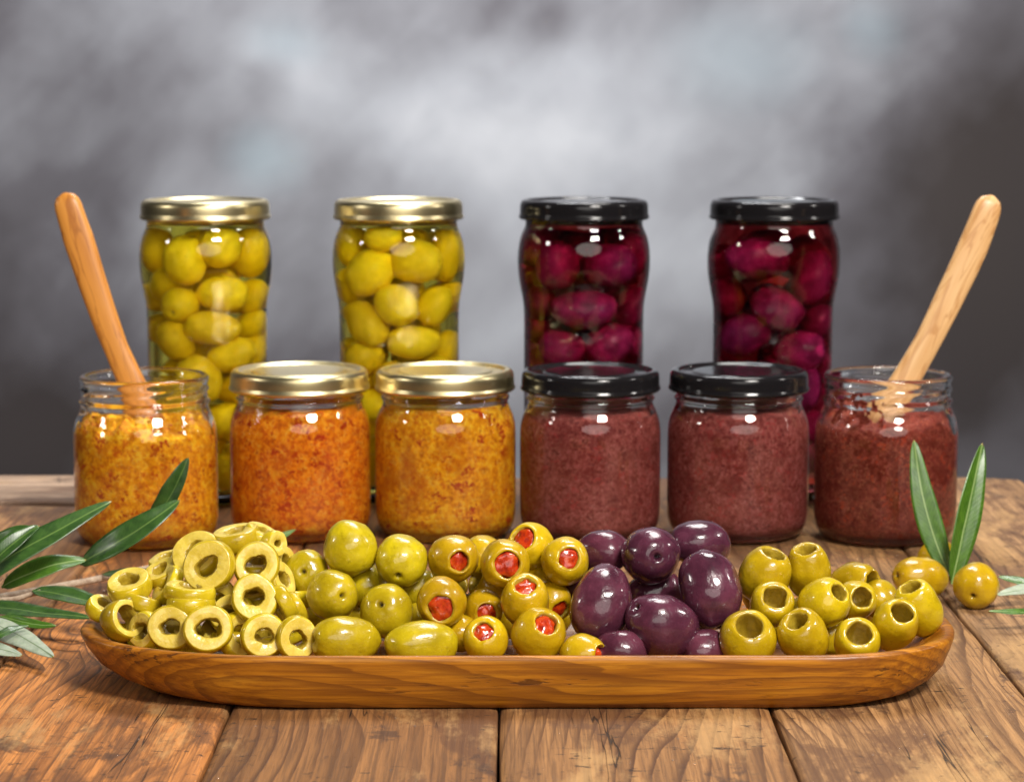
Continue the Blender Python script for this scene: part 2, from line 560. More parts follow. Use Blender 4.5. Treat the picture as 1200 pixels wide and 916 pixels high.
t = NT('clear_droplet')
t.p(Base_Color=(1, 1, 1), Roughness=0.02, IOR=1.35, Transmission_Weight=0.9)
M['drop'] = t.m

# painted studio canvas: soft grey clouds
t = NT('painted_canvas')
v = t.coords()
sx = t.node('ShaderNodeSeparateXYZ'); t.link(v, sx.inputs[0])
wn = t.noise(v, 2.4, 4, 0.55, out=1)
wv = t.vmath('ADD', v, t.vmath('SCALE', t.vmath('SUBTRACT', wn, (0.5, 0.5, 0.5)), s=0.16))
dg = t.mapping(wv, rot=(0, R(42), 0))
n1 = t.math('ADD', t.math('MULTIPLY', t.noise(t.mapping(dg, (0.6, 1, 1.2)), 5.2, 3, 0.5), 0.5), t.math('MULTIPLY', t.noise(wv, 7.5, 4, 0.5), 0.5))
n2 = t.noise(t.mapping(dg, (0.5, 1, 1.6), (3, 0, 1)), 11.0, 3, 0.5)
val = t.math('ADD', t.math('MULTIPLY', t.math('SUBTRACT', n1, 0.5), 0.80), t.math('MULTIPLY', t.math('SUBTRACT', n2, 0.5), 0.14))
val = t.math('ADD', val, 0.32)
BY = 2.6


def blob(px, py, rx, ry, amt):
    """a soft-edged cloud of tone on the canvas (photo pixels -> canvas metres)"""
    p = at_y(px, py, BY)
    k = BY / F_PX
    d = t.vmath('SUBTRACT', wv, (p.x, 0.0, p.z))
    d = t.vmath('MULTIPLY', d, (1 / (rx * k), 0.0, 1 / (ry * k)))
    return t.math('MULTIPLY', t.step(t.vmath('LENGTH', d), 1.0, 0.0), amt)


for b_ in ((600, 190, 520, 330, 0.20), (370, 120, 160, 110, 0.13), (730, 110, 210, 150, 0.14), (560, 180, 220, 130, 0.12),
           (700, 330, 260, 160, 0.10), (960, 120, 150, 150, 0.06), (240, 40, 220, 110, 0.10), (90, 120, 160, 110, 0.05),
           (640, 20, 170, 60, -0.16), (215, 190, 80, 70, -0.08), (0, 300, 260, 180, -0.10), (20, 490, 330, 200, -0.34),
           (1160, 340, 270, 270, -0.32), (1210, 120, 220, 300, -0.26), (1030, 250, 120, 70, -0.08), (1100, 490, 300, 170, -0.12), (480, 60, 70, 90, -0.05)):  # lighter middle, darker lower left and right side, smaller patches between
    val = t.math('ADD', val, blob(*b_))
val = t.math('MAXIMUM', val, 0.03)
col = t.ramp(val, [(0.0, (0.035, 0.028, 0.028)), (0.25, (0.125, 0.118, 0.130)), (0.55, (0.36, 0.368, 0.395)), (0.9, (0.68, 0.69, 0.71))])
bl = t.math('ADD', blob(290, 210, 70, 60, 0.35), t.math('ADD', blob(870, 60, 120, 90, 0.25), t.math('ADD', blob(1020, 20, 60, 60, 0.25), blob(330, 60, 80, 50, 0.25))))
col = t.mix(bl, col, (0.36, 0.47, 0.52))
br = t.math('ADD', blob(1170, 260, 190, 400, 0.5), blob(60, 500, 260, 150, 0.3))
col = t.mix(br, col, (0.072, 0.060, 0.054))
weave = t.noise(v, 600, 2)
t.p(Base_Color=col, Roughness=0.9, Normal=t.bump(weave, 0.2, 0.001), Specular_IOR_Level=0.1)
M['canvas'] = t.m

# ------------------------------------------------------------------ backdrop
verts, faces = [], []
NX, NZ = 140, 24
for j in range(NZ + 1):
    for i in range(NX + 1):
        x = -1.7 + 3.4 * i / NX
        z = -0.9 + 2.6 * j / NZ
        y = 0.006 * math.sin(x * 9 + z * 0.8) + 0.004 * math.sin(x * 23 + 1)
        xf = x - 0.437
        y += 0.012 * math.exp(-(xf / 0.02) ** 2)
        verts.append((x, y, z)); 
for j in range(NZ):
    for i in range(NX):
        a = j * (NX + 1) + i
        faces.append((a, a + 1, a + NX + 2, a + NX + 1))
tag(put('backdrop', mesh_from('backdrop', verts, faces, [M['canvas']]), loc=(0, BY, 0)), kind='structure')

# ------------------------------------------------------------------ table of planks
table = thing('table', 'weathered brown wooden plank table under all the jars and olives', 'table', (0, 1.0, 0))


def plank(x0, x1, y0, y1, col, seed, along='y', z=0.0, ragged=0.0, corner=0.0):
    wd, ln = x1 - x0, y1 - y0
    cx, cy_ = (x0 + x1) / 2, (y0 + y1) / 2
    if along == 'x':
        wd, ln = ln, wd
    nx, ny = 16, max(8, int(ln / 0.012))
    prof = [(-.5, -0.024), (-.5, -0.0035), (-.4985, -0.0016), (-.494, -0.0005)] + [(-.47 + .94 * i / nx, 0.0) for i in range(nx + 1)] + \
           [(.494, -0.0005), (.4985, -0.0016), (.5, -0.0035), (.5, -0.024)]
    vs, fs = [], []
    n = len(prof)
    for j in range(ny + 1):
        yy = -ln / 2 + ln * j / ny
        e = min(j, ny - j)
        for (u, zz) in prof:
            xx = u * wd
            p = Vector((xx * 18 + seed * 7.1, yy * 5, seed * 3.3))
            dz = 0.0006 * noise.noise(p) + 0.0003 * noise.noise(p * 3.1)
            if abs(u) > 0.48:
                xx += 0.0007 * noise.noise(Vector((yy * 14, seed * 5 + (9 if u > 0 else 0), 0)))
                dz += -0.0008 * abs(noise.noise(Vector((yy * 30, seed * 2 + u, 4))))
            y2 = yy
            if e == 0:
                dz -= 0.0018
            if ragged and j > ny - 2:
                y2 += ragged * noise.noise(Vector((xx * 60, seed, j)))
                if corner:
                    y2 -= corner * max(0.0, u - 0.1) ** 2 * 4
            vs.append((xx, y2, zz + dz))
    for j in range(ny):
        for i in range(n - 1):
            a = j * n + i
            fs.append((a, a + 1, a + n + 1, a + n))
    fs.append(tuple(range(n))[::-1])
    fs.append(tuple(ny * n + i for i in range(n)))
    me = mesh_from('plank', vs, fs, [M['plank']])
    o = put('plank', me, table, (cx, cy_ - 1.0, z))
    if along == 'x':
        o.rotation_euler = (0, 0, math.pi / 2)
    o.color = (*col, 1)
    return o


G = 0.0004
seams = [-0.396, -0.298, -0.200, -0.1022, -0.0047, 0.0939, 0.1905, 0.290, 0.388]
cols = [(0.34, 0.175, 0.075), (0.38, 0.195, 0.080), (0.56, 0.225, 0.058), (0.27, 0.124, 0.040), (0.31, 0.155, 0.056),
        (0.36, 0.195, 0.078), (0.37, 0.215, 0.10), (0.34, 0.205, 0.11)]
for i in range(8):
    a, b = seams[i], seams[i + 1]
    y1 = 1.346 if i > 2 else 1.258
    if i == 7: y1 = 1.334
    if i == 6: y1 = 1.350
    z = (0, 0.0002, -0.0003, 0.0, 0.0004, -0.0002, 0.0003, 0)[i]
    plank(a + G, b - G, 0.50, y1, cols[i], i + 1, z=z, ragged=0.002, corner=0.010 if i == 6 else 0)
plank(-0.42, -0.1029, 1.2595, 1.346, (0.50, 0.36, 0.26), 20, along='x', z=0.0008, ragged=0.001)
bm_v = [(-0.40, -0.45, -0.03), (0.39, -0.45, -0.03), (0.39, 0.33, -0.03), (-0.40, 0.33, -0.03),
        (-0.40, -0.45, -0.05), (0.39, -0.45, -0.05), (0.39, 0.33, -0.05), (-0.40, 0.33, -0.05)]
bm_f = [(0, 1, 2, 3), (7, 6, 5, 4), (0, 4, 5, 1), (1, 5, 6, 2), (2, 6, 7, 3), (3, 7, 4, 0)]
put('table_frame', mesh_from('table_frame', bm_v, bm_f, [M['plank']], smooth=False), table).color = (0.1, 0.06, 0.03, 1)

# ------------------------------------------------------------------ jars
SMALL_OUT = [(0.0, 0.0022), (0.022, 0.0016), (0.0262, 0.0), (0.0300, 0.0006), (0.0330, 0.0028), (0.0346, 0.0070), (0.0351, 0.0120), (0.0351, 0.030),
             (0.0351, 0.0500), (0.0348, 0.0550), (0.0338, 0.0595), (0.0322, 0.0630), (0.0313, 0.0652), (0.0311, 0.0665)]
SMALL_NECK = [(0.0311, 0.0672), (0.0318, 0.0680), (0.0320, 0.0688), (0.0316, 0.0697), (0.0309, 0.0703), (0.0308, 0.0712), (0.0308, 0.0720), (0.0308, 0.0728), (0.0308, 0.0736),
              (0.0308, 0.0744), (0.0308, 0.0752), (0.0308, 0.0760), (0.0308, 0.0768), (0.0309, 0.0778), (0.0315, 0.0790), (0.0316, 0.0802), (0.0310, 0.0813), (0.0299, 0.0817)]
SMALL_IN = [(0.0290, 0.0810), (0.0286, 0.0795), (0.0284, 0.0740), (0.0284, 0.0660), (0.0292, 0.0620), (0.0312, 0.0575), (0.0326, 0.0530), (0.0329, 0.0480),
            (0.0329, 0.0300), (0.0329, 0.0130), (0.0322, 0.0085), (0.0300, 0.0058), (0.026, 0.0050), (0.0, 0.0056)]
TALL_OUT = [(0.0, 0.0026), (0.020, 0.0018), (0.0240, 0.0), (0.0275, 0.0006), (0.0302, 0.0030), (0.0316, 0.0070), (0.0320, 0.0120), (0.0320, 0.040), (0.0320, 0.070),
            (0.0320, 0.0985), (0.0323, 0.1060), (0.0336, 0.1130), (0.0349, 0.1200), (0.0355, 0.1280), (0.0351, 0.1360), (0.0338, 0.1420), (0.0322, 0.1455), (0.0314, 0.1475),
            (0.0312, 0.1500), (0.0320, 0.1510), (0.0310, 0.1522), (0.0308, 0.1580), (0.0304, 0.1596)]
TALL_IN = [(0.0292, 0.1596), (0.0288, 0.1580), (0.0286, 0.1500), (0.0290, 0.1465), (0.0312, 0.1410), (0.0327, 0.1350), (0.0331, 0.1280), (0.0325, 0.1200), (0.0312, 0.1130),
           (0.0300, 0.1060), (0.0297, 0.0985), (0.0297, 0.0700), (0.0297, 0.0400), (0.0297, 0.0130), (0.0290, 0.0085), (0.0270, 0.0062), (0.023, 0.0055), (0.0, 0.0062)]


def thread_fn(r, z, th, i):
    """raised screw thread runs on the outside of the neck"""
    if 0.0705 < z < 0.0772 and r > 0.0300:
        for k in range(4):
            u = ((th - k * math.pi / 2) / (math.pi / 2)) % 4
            if u < 1.15:
                zc = 0.0722 + 0.0034 * u
                env = min(1, u / 0.12) * min(1, (1.15 - u) / 0.12)
                r += 0.0008 * env * math.exp(-((z - zc) / 0.0009) ** 2)
    return Vector((r * math.cos(th), r * math.sin(th), z))


def lid_mesh(Rl, h, mat):
    """twist-off lid, z = 0 at its lower edge"""
    p = [(Rl - .0022, 0.0012), (Rl - .0018, 0.0003), (Rl - .0008, 0.0), (Rl, 0.0006), (Rl + .0003, 0.0013), (Rl, 0.0021), (Rl - .0004, 0.0028), (Rl - .0004, 0.0045), (Rl - .0005, h - .0032),
         (Rl - .0008, h - .0018), (Rl - .0018, h - .0006), (Rl - .0032, h - .0001), (Rl - .0046, h - .0004), (Rl - .0054, h - .0012), (Rl - .0062, h - .0017), (Rl - .0085, h - .0017), (Rl - .0110, h - .0016),
         (Rl - .0118, h - .0010), (Rl - .0130, h - .0009), (Rl * .45, h - .0009), (0.006, h - .0008), (0, h - .0008)]
    p = p[:3] + chaikin(p[2:-1], 1)[1:] + [p[-1]]
    inner = [(0, h - .0018), (Rl - .004, h - .0028), (Rl - .0022, h - .006), (Rl - .0022, 0.0012)]
    prof = inner + p[1:]
    v, f, _ = revolve(prof, 96)
    return mesh_from('lid', v, f, [mat])


def jar_shell(outer, neck, inner, fn=None, seg=112):
    prof = chaikin(outer, 1) + neck + chaikin(inner, 1)
    v, f, _ = revolve(prof, seg, fn)
    return mesh_from('glass', v, f, [M['glass']])


me_small_open = jar_shell(SMALL_OUT, SMALL_NECK, SMALL_IN, thread_fn, 160)
me_small = me_small_open
_v, _f, _ = revolve(chaikin(TALL_OUT, 1) + [(0.020, 0.1597), (0.0, 0.1597)], 112)
me_tall = mesh_from('glass', _v, _f, [M['glass']])
me_lid_gold = lid_mesh(0.0347, 0.0106, M['gold'])
me_lid_black = lid_mesh(0.0347, 0.0106, M['black'])


def interp(prof, z):
    """radius of an inner profile (descending z) at height z"""
    for (r1, z1), (r2, z2) in zip(prof[:-1], prof[1:]):
        if z2 <= z <= z1:
            u = (z - z2) / (z1 - z2 + 1e-9)
            return r2 + (r1 - r2) * u
    return prof[-2][0]


def paste_mesh(top, mat, seed, lump=0.0, hollow=None):
    """spread filling the jar: follows the inner wall a hair inside the glass, lumpy top"""
    inn = SMALL_IN[::-1]
    prof = [(0.0, 0.0052), (0.020, 0.0048), (0.0268, 0.0049), (0.0304, 0.0057), (0.0325, 0.0084)]
    z = 0.012
    while z < top - 0.001:
        prof.append((interp(SMALL_IN, z) + 0.0003, z))
        z += 0.0016
    rt = interp(SMALL_IN, top) + 0.0003
    nb = len(prof)
    for k in range(1, 15):
        prof.append((rt * (1 - k / 15), top))
    prof.append((0.0, top))

    def fn(r, z, th, i):
        x, y = r * math.cos(th), r * math.sin(th)
        q = Vector((x * 200, y * 200, seed * 11.3))
        if i >= nb:
            zz = z + lump * (noise.noise(q) + 0.6 * noise.noise(q * 2.2)) + lump * 1.0 * (noise.noise(q * 0.35))
            if hollow:
                zz -= 0.003 * math.exp(-(((x - hollow[0]) ** 2 + (y - hollow[1]) ** 2) / 0.008 ** 2))
            return Vector((x, y, zz))
        # near the top edge the wall line itself is uneven
        u = max(0.0, (z - (top - 0.010)) / 0.010)
        zz = z + u * lump * (noise.noise(q) + 0.6 * noise.noise(q * 2.2) + noise.noise(q * 0.35))
        dr = -0.0006 * u * max(0.0, noise.noise(Vector((th * 9, z * 400, seed)))) * (1 if lump > 0.0008 else 0)
        return Vector(((r + dr) * math.cos(th), (r + dr) * math.sin(th), zz))
    v, f, _ = revolve(prof, 140, fn)
    return mesh_from('spread', v, f, [mat])


def small_jar(px, pyb, label, paste, lid, seed, top, lump, group, open_jar=False, hollow=None, rz=0.0):
    base = at_z(px, pyb, 0.0)
    y = base.y + 0.0335
    x = at_y(px, 540, y).x
    j = thing('spread_jar', label, 'jar', (x, y, 0.0006), group)
    j.rotation_euler = (0, 0, rz)
    put('glass', me_small, j)
    put('spread', paste_mesh(top, paste, seed, lump, hollow), j)
    if lid:
        put('lid', lid, j, (0, 0, 0.0722))
    return j


GJ = 'small jars of spread in a row behind the tray'
jo_l = small_jar(171, 648, 'open lidless jar of orange spread with wooden spoon, far left', M['paste_orange'], None, 1, 0.0585, 0.0046, GJ, True, (-0.002, 0.0), 0.4)
j_o1 = small_jar(352, 640, 'gold-lidded jar of redder orange spread beside the open orange jar', M['paste_red'], me_lid_gold, 2, 0.0640, 0.0008, GJ, rz=1.0)
j_o2 = small_jar(522, 640, 'gold-lidded jar of yellower orange spread next to the purple spread', M['paste_orange'], me_lid_gold, 3, 0.0650, 0.0008, GJ, rz=2.0)
j_p1 = small_jar(691.5, 641, 'black-lidded jar of purple spread beside the yellower orange jar', M['paste_purple'], me_lid_black, 4, 0.0625, 0.0008, GJ, rz=3.0)
j_p2 = small_jar(864.5, 641, 'black-lidded jar of purple spread beside the open brick-red jar', M['paste_purple'], me_lid_black, 5, 0.0630, 0.0008, GJ, rz=4.0)
jo_r = small_jar(1038, 645, 'open lidless jar of brick-red spread with pale spoon, far right', M['paste_brick'], None, 6, 0.0590, 0.0032, GJ, True, (0.004, 0.0), 5.0)

def smear(jar, mat, t0, t1, z0, z1, seed, cut):
    """spread left sticking to the inside of the glass above the fill line"""
    verts, faces, idx = [], [], {}
    NT_, NZ_ = 46, 26
    rz = jar.rotation_euler[2]

    def vert(i, k, layer):
        key = (i, k, layer)
        if key not in idx:
            th = t0 + (t1 - t0) * i / NT_ - rz
            z = z0 + (z1 - z0) * k / NZ_
            q = Vector((th * 7, z * 260, seed))
            thick = 0.0004 + 0.0014 * max(0.0, noise.noise(q) + 0.5 * noise.noise(q * 2.3))
            r = interp(SMALL_IN, z) + 0.0003 - (thick if layer else 0)
            idx[key] = len(verts)
            verts.append((r * math.cos(th), r * math.sin(th), z))
        return idx[key]
    for i in range(NT_):
        for k in range(NZ_):
            q = Vector((i * 0.17, k * 0.19, seed * 3.1))
            edge = (abs(i / NT_ - 0.5) * 2) ** 2 + max(0.0, k / NZ_) * 0.5
            if noise.noise(q) + 0.7 * noise.noise(q * 2.4) > cut + 0.5 * edge - 0.2:
                faces.append((vert(i, k, 0), vert(i + 1, k, 0), vert(i + 1, k + 1, 0), vert(i, k + 1, 0)))
                faces.append((vert(i, k, 1), vert(i, k + 1, 1), vert(i + 1, k + 1, 1), vert(i + 1, k, 1)))
    put('smear', mesh_from('smear', verts, faces, [mat]), jar)


smear(jo_r, M['paste_brick'], R(195), R(258), 0.058, 0.0745, 3, 0.02)
smear(jo_l, M['paste_orange'], R(275), R(335), 0.057, 0.0680, 5, 0.10)
smear(jo_l, M['paste_orange'], R(205), R(245), 0.057, 0.0660, 8, 0.12)

# ------------------------------------------------------------------ olives
def olive_mesh(a, b, kind, seed, mats, hole=0.5, bulge=1.0):
    """a = half length along z, b = radius. kind: whole / pitted / stuffed"""
    prof, mi = [], []
    N = 22
    if kind == 'whole':
        ths = [180 * i / N for i in range(20)] + [166, 169, 171.5, 174, 176, 178, 180]
        for th in ths:
            th = R(th)
            prof.append((b * math.sin(th) ** 0.94 if 0 < th < 3.14 else 0.0, -a * math.cos(th)))
        nsk = len(prof)
        cut = None
    else:
        zc = None
        for i in range(N + 1):
            th = math.pi * i / N
            r = b * math.sin(th) ** 0.90 if i > 0 else 0.0
            z = -a * math.cos(th)
            if z > 0.3 * a and r < (hole + 0.15) * b:
                break
            prof.append((r, z))
        zt = prof[-1][1] + 0.04 * a
        rh = hole * b
        nsk = len(prof)
        prof += [(rh + 0.10 * b, zt + 0.012 * a), (rh + 0.03 * b, zt + 0.004 * a), (rh, zt - 0.045 * a), (rh * 0.97, zt - 0.14 * a), (rh * 0.99, zt - 0.4 * a),
                 (rh * 0.95, zt - 0.8 * a), (rh * 0.75, zt - 1.15 * a), (rh * 0.35, zt - 1.3 * a), (0.0, zt - 1.32 * a)]
    sd = Vector((seed * 3.17, seed * 1.91, seed * 0.77))

    def fn(r, z, th, i):
        x, y = r * math.cos(th), r * math.sin(th)
        p = Vector((x, y, z))
        q = p / b
        d = 0.085 * noise.noise(q * 0.9 + sd) + 0.026 * noise.noise(q * 2.6 + sd) + 0.006 * noise.noise(q * 7 + sd)
        if kind == 'whole':
            k = 1 + d
            p = p * k
            if z > 0:
                rr = math.hypot(p.x - 0.05 * b, p.y)
                p.z -= 0.22 * b * math.exp(-(rr / (0.085 * b)) ** 2) + 0.10 * b * math.exp(-(rr / (0.30 * b)) ** 2)
        else:
            if i < nsk:
                p = p * (1 + d)
            else:
                k = 0.97 + 0.24 * noise.noise(Vector((math.cos(th) * 1.2, math.sin(th) * 1.2, seed * 2.3))) + 0.05 * noise.noise(Vector((math.cos(th) * 4, math.sin(th) * 4, seed)))
                u = min(1, (i - nsk) / 3)
                p = Vector((x * (1 + d * (1 - u) + (k - 1) * u), y * (1 + d * (1 - u) + (k - 1) * u), z))
                p.z += 0.05 * a * noise.noise(Vector((math.cos(th) * 2, math.sin(th) * 2, seed * 5))) + 0.03 * a * noise.noise(Vector((math.cos(th) * 6, math.sin(th) * 6, seed * 3)))
        return p
    v, f, fr = revolve(prof, 40, fn)
    mi = None
    if kind != 'whole':
        mi = [0 if i < nsk + 1 else 1 for i in fr]
    me = mesh_from('olive', v, f, mats, mi)
    if kind == 'whole':
        att = me.attributes.new('scar', 'FLOAT', 'POINT')
        att.data.foreach_set('value', [math.exp(-(math.hypot(q.x - 0.05 * b, q.y) / (0.085 * b)) ** 2) if q.z > 0 else 0.0 for q in v])
    return me


def pimento_mesh(r, ln, seed):
    bm = bmesh.new()
    bmesh.ops.create_cube(bm, size=2.0)
    bmesh.ops.subdivide_edges(bm, edges=bm.edges[:], cuts=7, use_grid_fill=True)
    for v in bm.verts:
        s = v.co.copy()
        n = s.normalized() * 1.25
        c = s.lerp(n, 0.55)
        c.x *= r; c.y *= r * 0.92; c.z *= ln
        q = Vector((c.x, c.y, c.z)) / r
        c += c.normalized() * r * (0.30 * noise.noise(q * 1.6 + Vector((seed, seed * 2, 0))) + 0.07 * noise.noise(q * 4.5 + Vector((seed, 0, 3))))
        v.co = c
    me = bpy.data.meshes.new('pimento')
    bm.to_mesh(me); bm.free()
    me.materials.append(M['pimento'])
    me.polygons.foreach_set('use_smooth', [True] * len(me.polygons))
    return me


_seed = [0]


def olive(name, px, py, y, axis, apx, bpx, kind, mats, label, group, hole=0.5, pim=True, pos=None, scale=None):
    """axis = (right, up, toward lens) of the scar / opening end; apx, bpx half sizes in photo pixels"""
    _seed[0] += 1
    s = _seed[0]
    c = Vector(pos) if pos is not None else at_y(px, py, y)
    m = scale or mpp(c)
    a, b = apx * m, bpx * m
    me = olive_mesh(a, b, kind, s, mats, hole)
    rot = rot_to(cdir(*axis), s * 1.3)
    if kind == 'stuffed' and pim:
        root = put(name, me)
        root.matrix_world = Matrix.Translation(c) @ rot
        ps = put('pimento', pimento_mesh(hole * b * 1.0, a * 0.40, s), root, (0, 0, a * 0.33))
        ps.rotation_euler = (0, 0, s)
    else:
        root = put(name, me)
        root.matrix_world = Matrix.Translation(c) @ rot
    tag(root, label, 'olive', group)
    return root


GG, GS, GP, GQ = 'whole green olives in the tray', 'pimento-stuffed olives in the tray', 'purple olives in the tray', 'pitted green olives in the tray'
WG = [M['olive_green']]
for (px, py, y, ax, a, b, lab) in (
    (410.7, 642.7, 0.897, (0.35, -0.75, 0.2), 34, 31.5, 'topmost whole green olive, with smooth glossy skin, on the pile'),
    (470, 657, 0.893, (-0.02, -0.52, 0.8), 33, 30.5, 'whole green olive whose small dark scar faces down, second from left on top'),
    (358.7, 670.7, 0.899, (0.0, 0.15, 0.9), 26, 27, 'small shadowed green olive beside the sliced rings, dimple facing forward'),
    (390, 697, 0.878, (0.42, 0.10, 0.85), 32, 30, 'whole green olive in second row with pale pit mark and twin highlights'),
    (453, 714.7, 0.874, (-0.24, 0.28, 0.88), 32, 31.5, 'round green olive with deep dimple facing the viewer, middle of second row'),
    (405, 750, 0.859, (-0.9, 0.05, 0.42), 43, 30, 'long green olive lying at the tray rim with dimpled left end'),
    (494.7, 755, 0.858, (0.9, -0.05, -0.3), 45, 28, 'long smooth green olive lying along the tray rim, no scar showing'),
    (429, 685, 0.903, (0.2, 0.2, -0.9), 26, 25, 'green olive mostly hidden between two rows under the topmost olives'),
    (489, 690, 0.903, (0.2, 0.9, 0.1), 26, 25, 'green olive mostly hidden behind the olive with orange pimento plug')):
    olive('green_olive', px, py, y, ax, a, b, 'whole', WG, lab, GG)

SM = [M['olive_gold'], M['cavity']]
for (px, py, y, ax, a, b, hole, lab) in (
    (531.5, 654.7, 0.893, (0.28, -0.05, 0.9), 30, 29, 0.40, 'stuffed olive with torn dark red plug, beside the whole green olives'),
    (592, 660, 0.885, (0.10, 0.0, 0.96), 31, 30, 0.50, 'stuffed olive showing a square red pimento face on, upper row'),
    (622.7, 640, 0.905, (-0.42, 0.42, 0.75), 31, 27, 0.52, 'highest stuffed olive, bright red plug turned to upper left'),
    (518, 705, 0.874, (-0.05, -0.22, 0.95), 30, 30, 0.52, 'stuffed olive with wide orange plug carrying a white highlight'),
    (566.7, 713, 0.886, (0.18, -0.15, 0.9), 26, 23, 0.52, 'shadowed stuffed olive with dark red plug behind the square-plug olive'),
    (616, 704, 0.872, (-0.03, 0.66, 0.62), 35, 29, 0.44, 'stuffed olive standing upright with sunken red plug on top'),
    (569, 749, 0.860, (-0.10, 0.45, 0.72), 28, 27, 0.44, 'stuffed olive at tray rim with slit-like red plug at upper left'),
    (631, 744, 0.859, (0.30, 0.50, 0.72), 33, 32, 0.42, 'large stuffed olive at tray rim with red plug at upper right'),
    (662, 657, 0.892, (0.16, 0.18, 0.9), 32, 28, 0.44, 'stuffed olive with grainy red plug right beside the purple olives'),
    (683, 766, 0.853, (0.80, 0.05, 0.55), 28, 25, 0.42, 'stuffed olive sunk below the tray rim with plug facing right'),
    (647, 704, 0.893, (0.45, -0.45, 0.7), 24, 23, 0.48, 'stuffed olive mostly hidden, plug at lower right beside purple olive'),
    (540, 741, 0.878, (0.2, 0.3, -0.8), 24, 22, 0.42, 'stuffed olive deep in the gap between rim olives, small highlight'),
    (566, 652, 0.912, (0.2, 0.3, -0.8), 28, 25, 0.42, 'stuffed olive just peeping out between the two upper row plugs')):
    olive('stuffed_olive', px, py, y, ax, a, b, 'stuffed', SM, lab, GS, hole)

PM = [M['olive_purple']]
for (px, py, y, ax, a, b, lab) in (
    (705, 707, 0.872, (-0.22, -0.80, 0.42), 49, 36, 'big purple olive at left of its heap with scar at its foot'),
    (762, 651, 0.890, (0.12, 0.04, 0.97), 38, 34.5, 'round purple olive facing front with ring-shaped highlight round its scar'),
    (776, 733, 0.864, (-0.62, 0.42, 0.36), 46, 37, 'big purple olive lying tilted at the tray rim, lowest of the heap'),
    (832, 692, 0.876, (0.22, -0.85, 0.25), 48, 37, 'big purple olive leaning at right of its heap with tall highlight'),
    (707, 647, 0.903, (0.9, 0.0, 0.3), 32, 27, 'small purple olive behind at upper left of the purple heap'),
    (820, 637, 0.908, (-0.9, 0.1, 0.2), 36, 28, 'purple olive lying behind at the upper right of the purple heap'),
    (766, 698, 0.900, (0.7, 0.3, 0.1), 36, 30, 'purple olive hidden in the middle behind the heap'),
    (726, 764, 0.857, (0.9, 0.1, 0.1), 34, 26, 'dark purple olive sunk behind the rim below the left big one'),
    (826, 763, 0.862, (-0.8, 0.1, 0.3), 30, 26, 'dark purple olive sunk behind the rim beside the first pitted olive')):
    olive('purple_olive', px, py, y, ax, a, b, 'whole', PM, lab, GP)

QM = [M['olive_pitted'], M['cavity']]
for (px, py, y, ax, a, b, hole, lab) in (
    (897, 674, 0.888, (0.28, 0.86, 0.36), 37, 30, 0.45, 'tall pitted olive standing at upper left next to the purple olives'),
    (947, 668, 0.896, (-0.16, 0.86, 0.42), 36, 26, 0.45, 'tall pitted olive standing at the back, torn opening on top'),
    (905, 708, 0.874, (0.10, 0.52, 0.80), 27, 26.5, 0.54, 'pitted olive with wide open mouth, middle of the left pitted stack'),
    (966, 707, 0.874, (0.50, 0.50, 0.62), 32, 29, 0.38, 'pitted olive whose narrow opening points to upper right, middle of pile'),
    (1004, 703, 0.886, (0.15, 0.25, 0.92), 26, 23.5, 0.50, 'pitted olive peeping out, opening forward, behind the narrow-mouthed one'),
    (1003, 681, 0.900, (0.62, 0.05, 0.72), 33, 23, 0.50, 'pitted olive lying on its side at the back, opening right'),
    (876, 748, 0.858, (0.02, 0.62, 0.70), 32, 34.5, 0.49, 'squat pitted olive at the rim next to the purple olives'),
    (941, 745, 0.858, (-0.32, 0.70, 0.58), 35, 30, 0.43, 'pitted olive at the rim with its round mouth tipped to upper left'),
    (1004, 750, 0.856, (0.02, 0.50, 0.82), 29, 27, 0.54, 'small wide-mouthed pitted olive at the rim, dark cavity facing forward'),
    (1048, 732, 0.864, (0.18, 0.55, 0.75), 37, 27.5, 0.49, 'pitted olive with long oval opening beside the right end of tray'),
    (1076, 711, 0.876, (-0.38, 0.82, 0.40), 37, 27.5, 0.43, 'rightmost pitted olive standing tall at the end of the tray'),
    (1031, 702, 0.896, (0.1, 0.2, -0.9), 26, 23, 0.45, 'pitted olive mostly hidden behind the two rightmost ones'),
    (975, 746, 0.880, (0.1, 0.9, 0.1), 24, 21, 0.45, 'pitted olive hidden deep between two rim olives')):
    olive('pitted_olive', px, py, y, ax, a, b, 'pitted', QM, lab, GQ, hole)

TM = [M['olive_gold']]
GT = 'green olives lying on the table at right'
olive('green_olive', 1079, 677, 1.022, (-0.75, 0.1, 0.4), 37, 25, 'whole', TM, 'yellow-green olive lying on the table below the left upright leaf', GT)
olive('green_olive', 1144, 686, 1.004, (-0.26, -0.38, 0.85), 29, 26.5, 'whole', TM, 'round yellow-green olive with dark scar on the table, farthest right', GT)
olive('green_olive', 1100, 657, 1.062, (0.3, 0.2, -0.8), 27, 25, 'whole', TM, 'yellow-green olive on the table hidden behind the two upright leaves', GT)

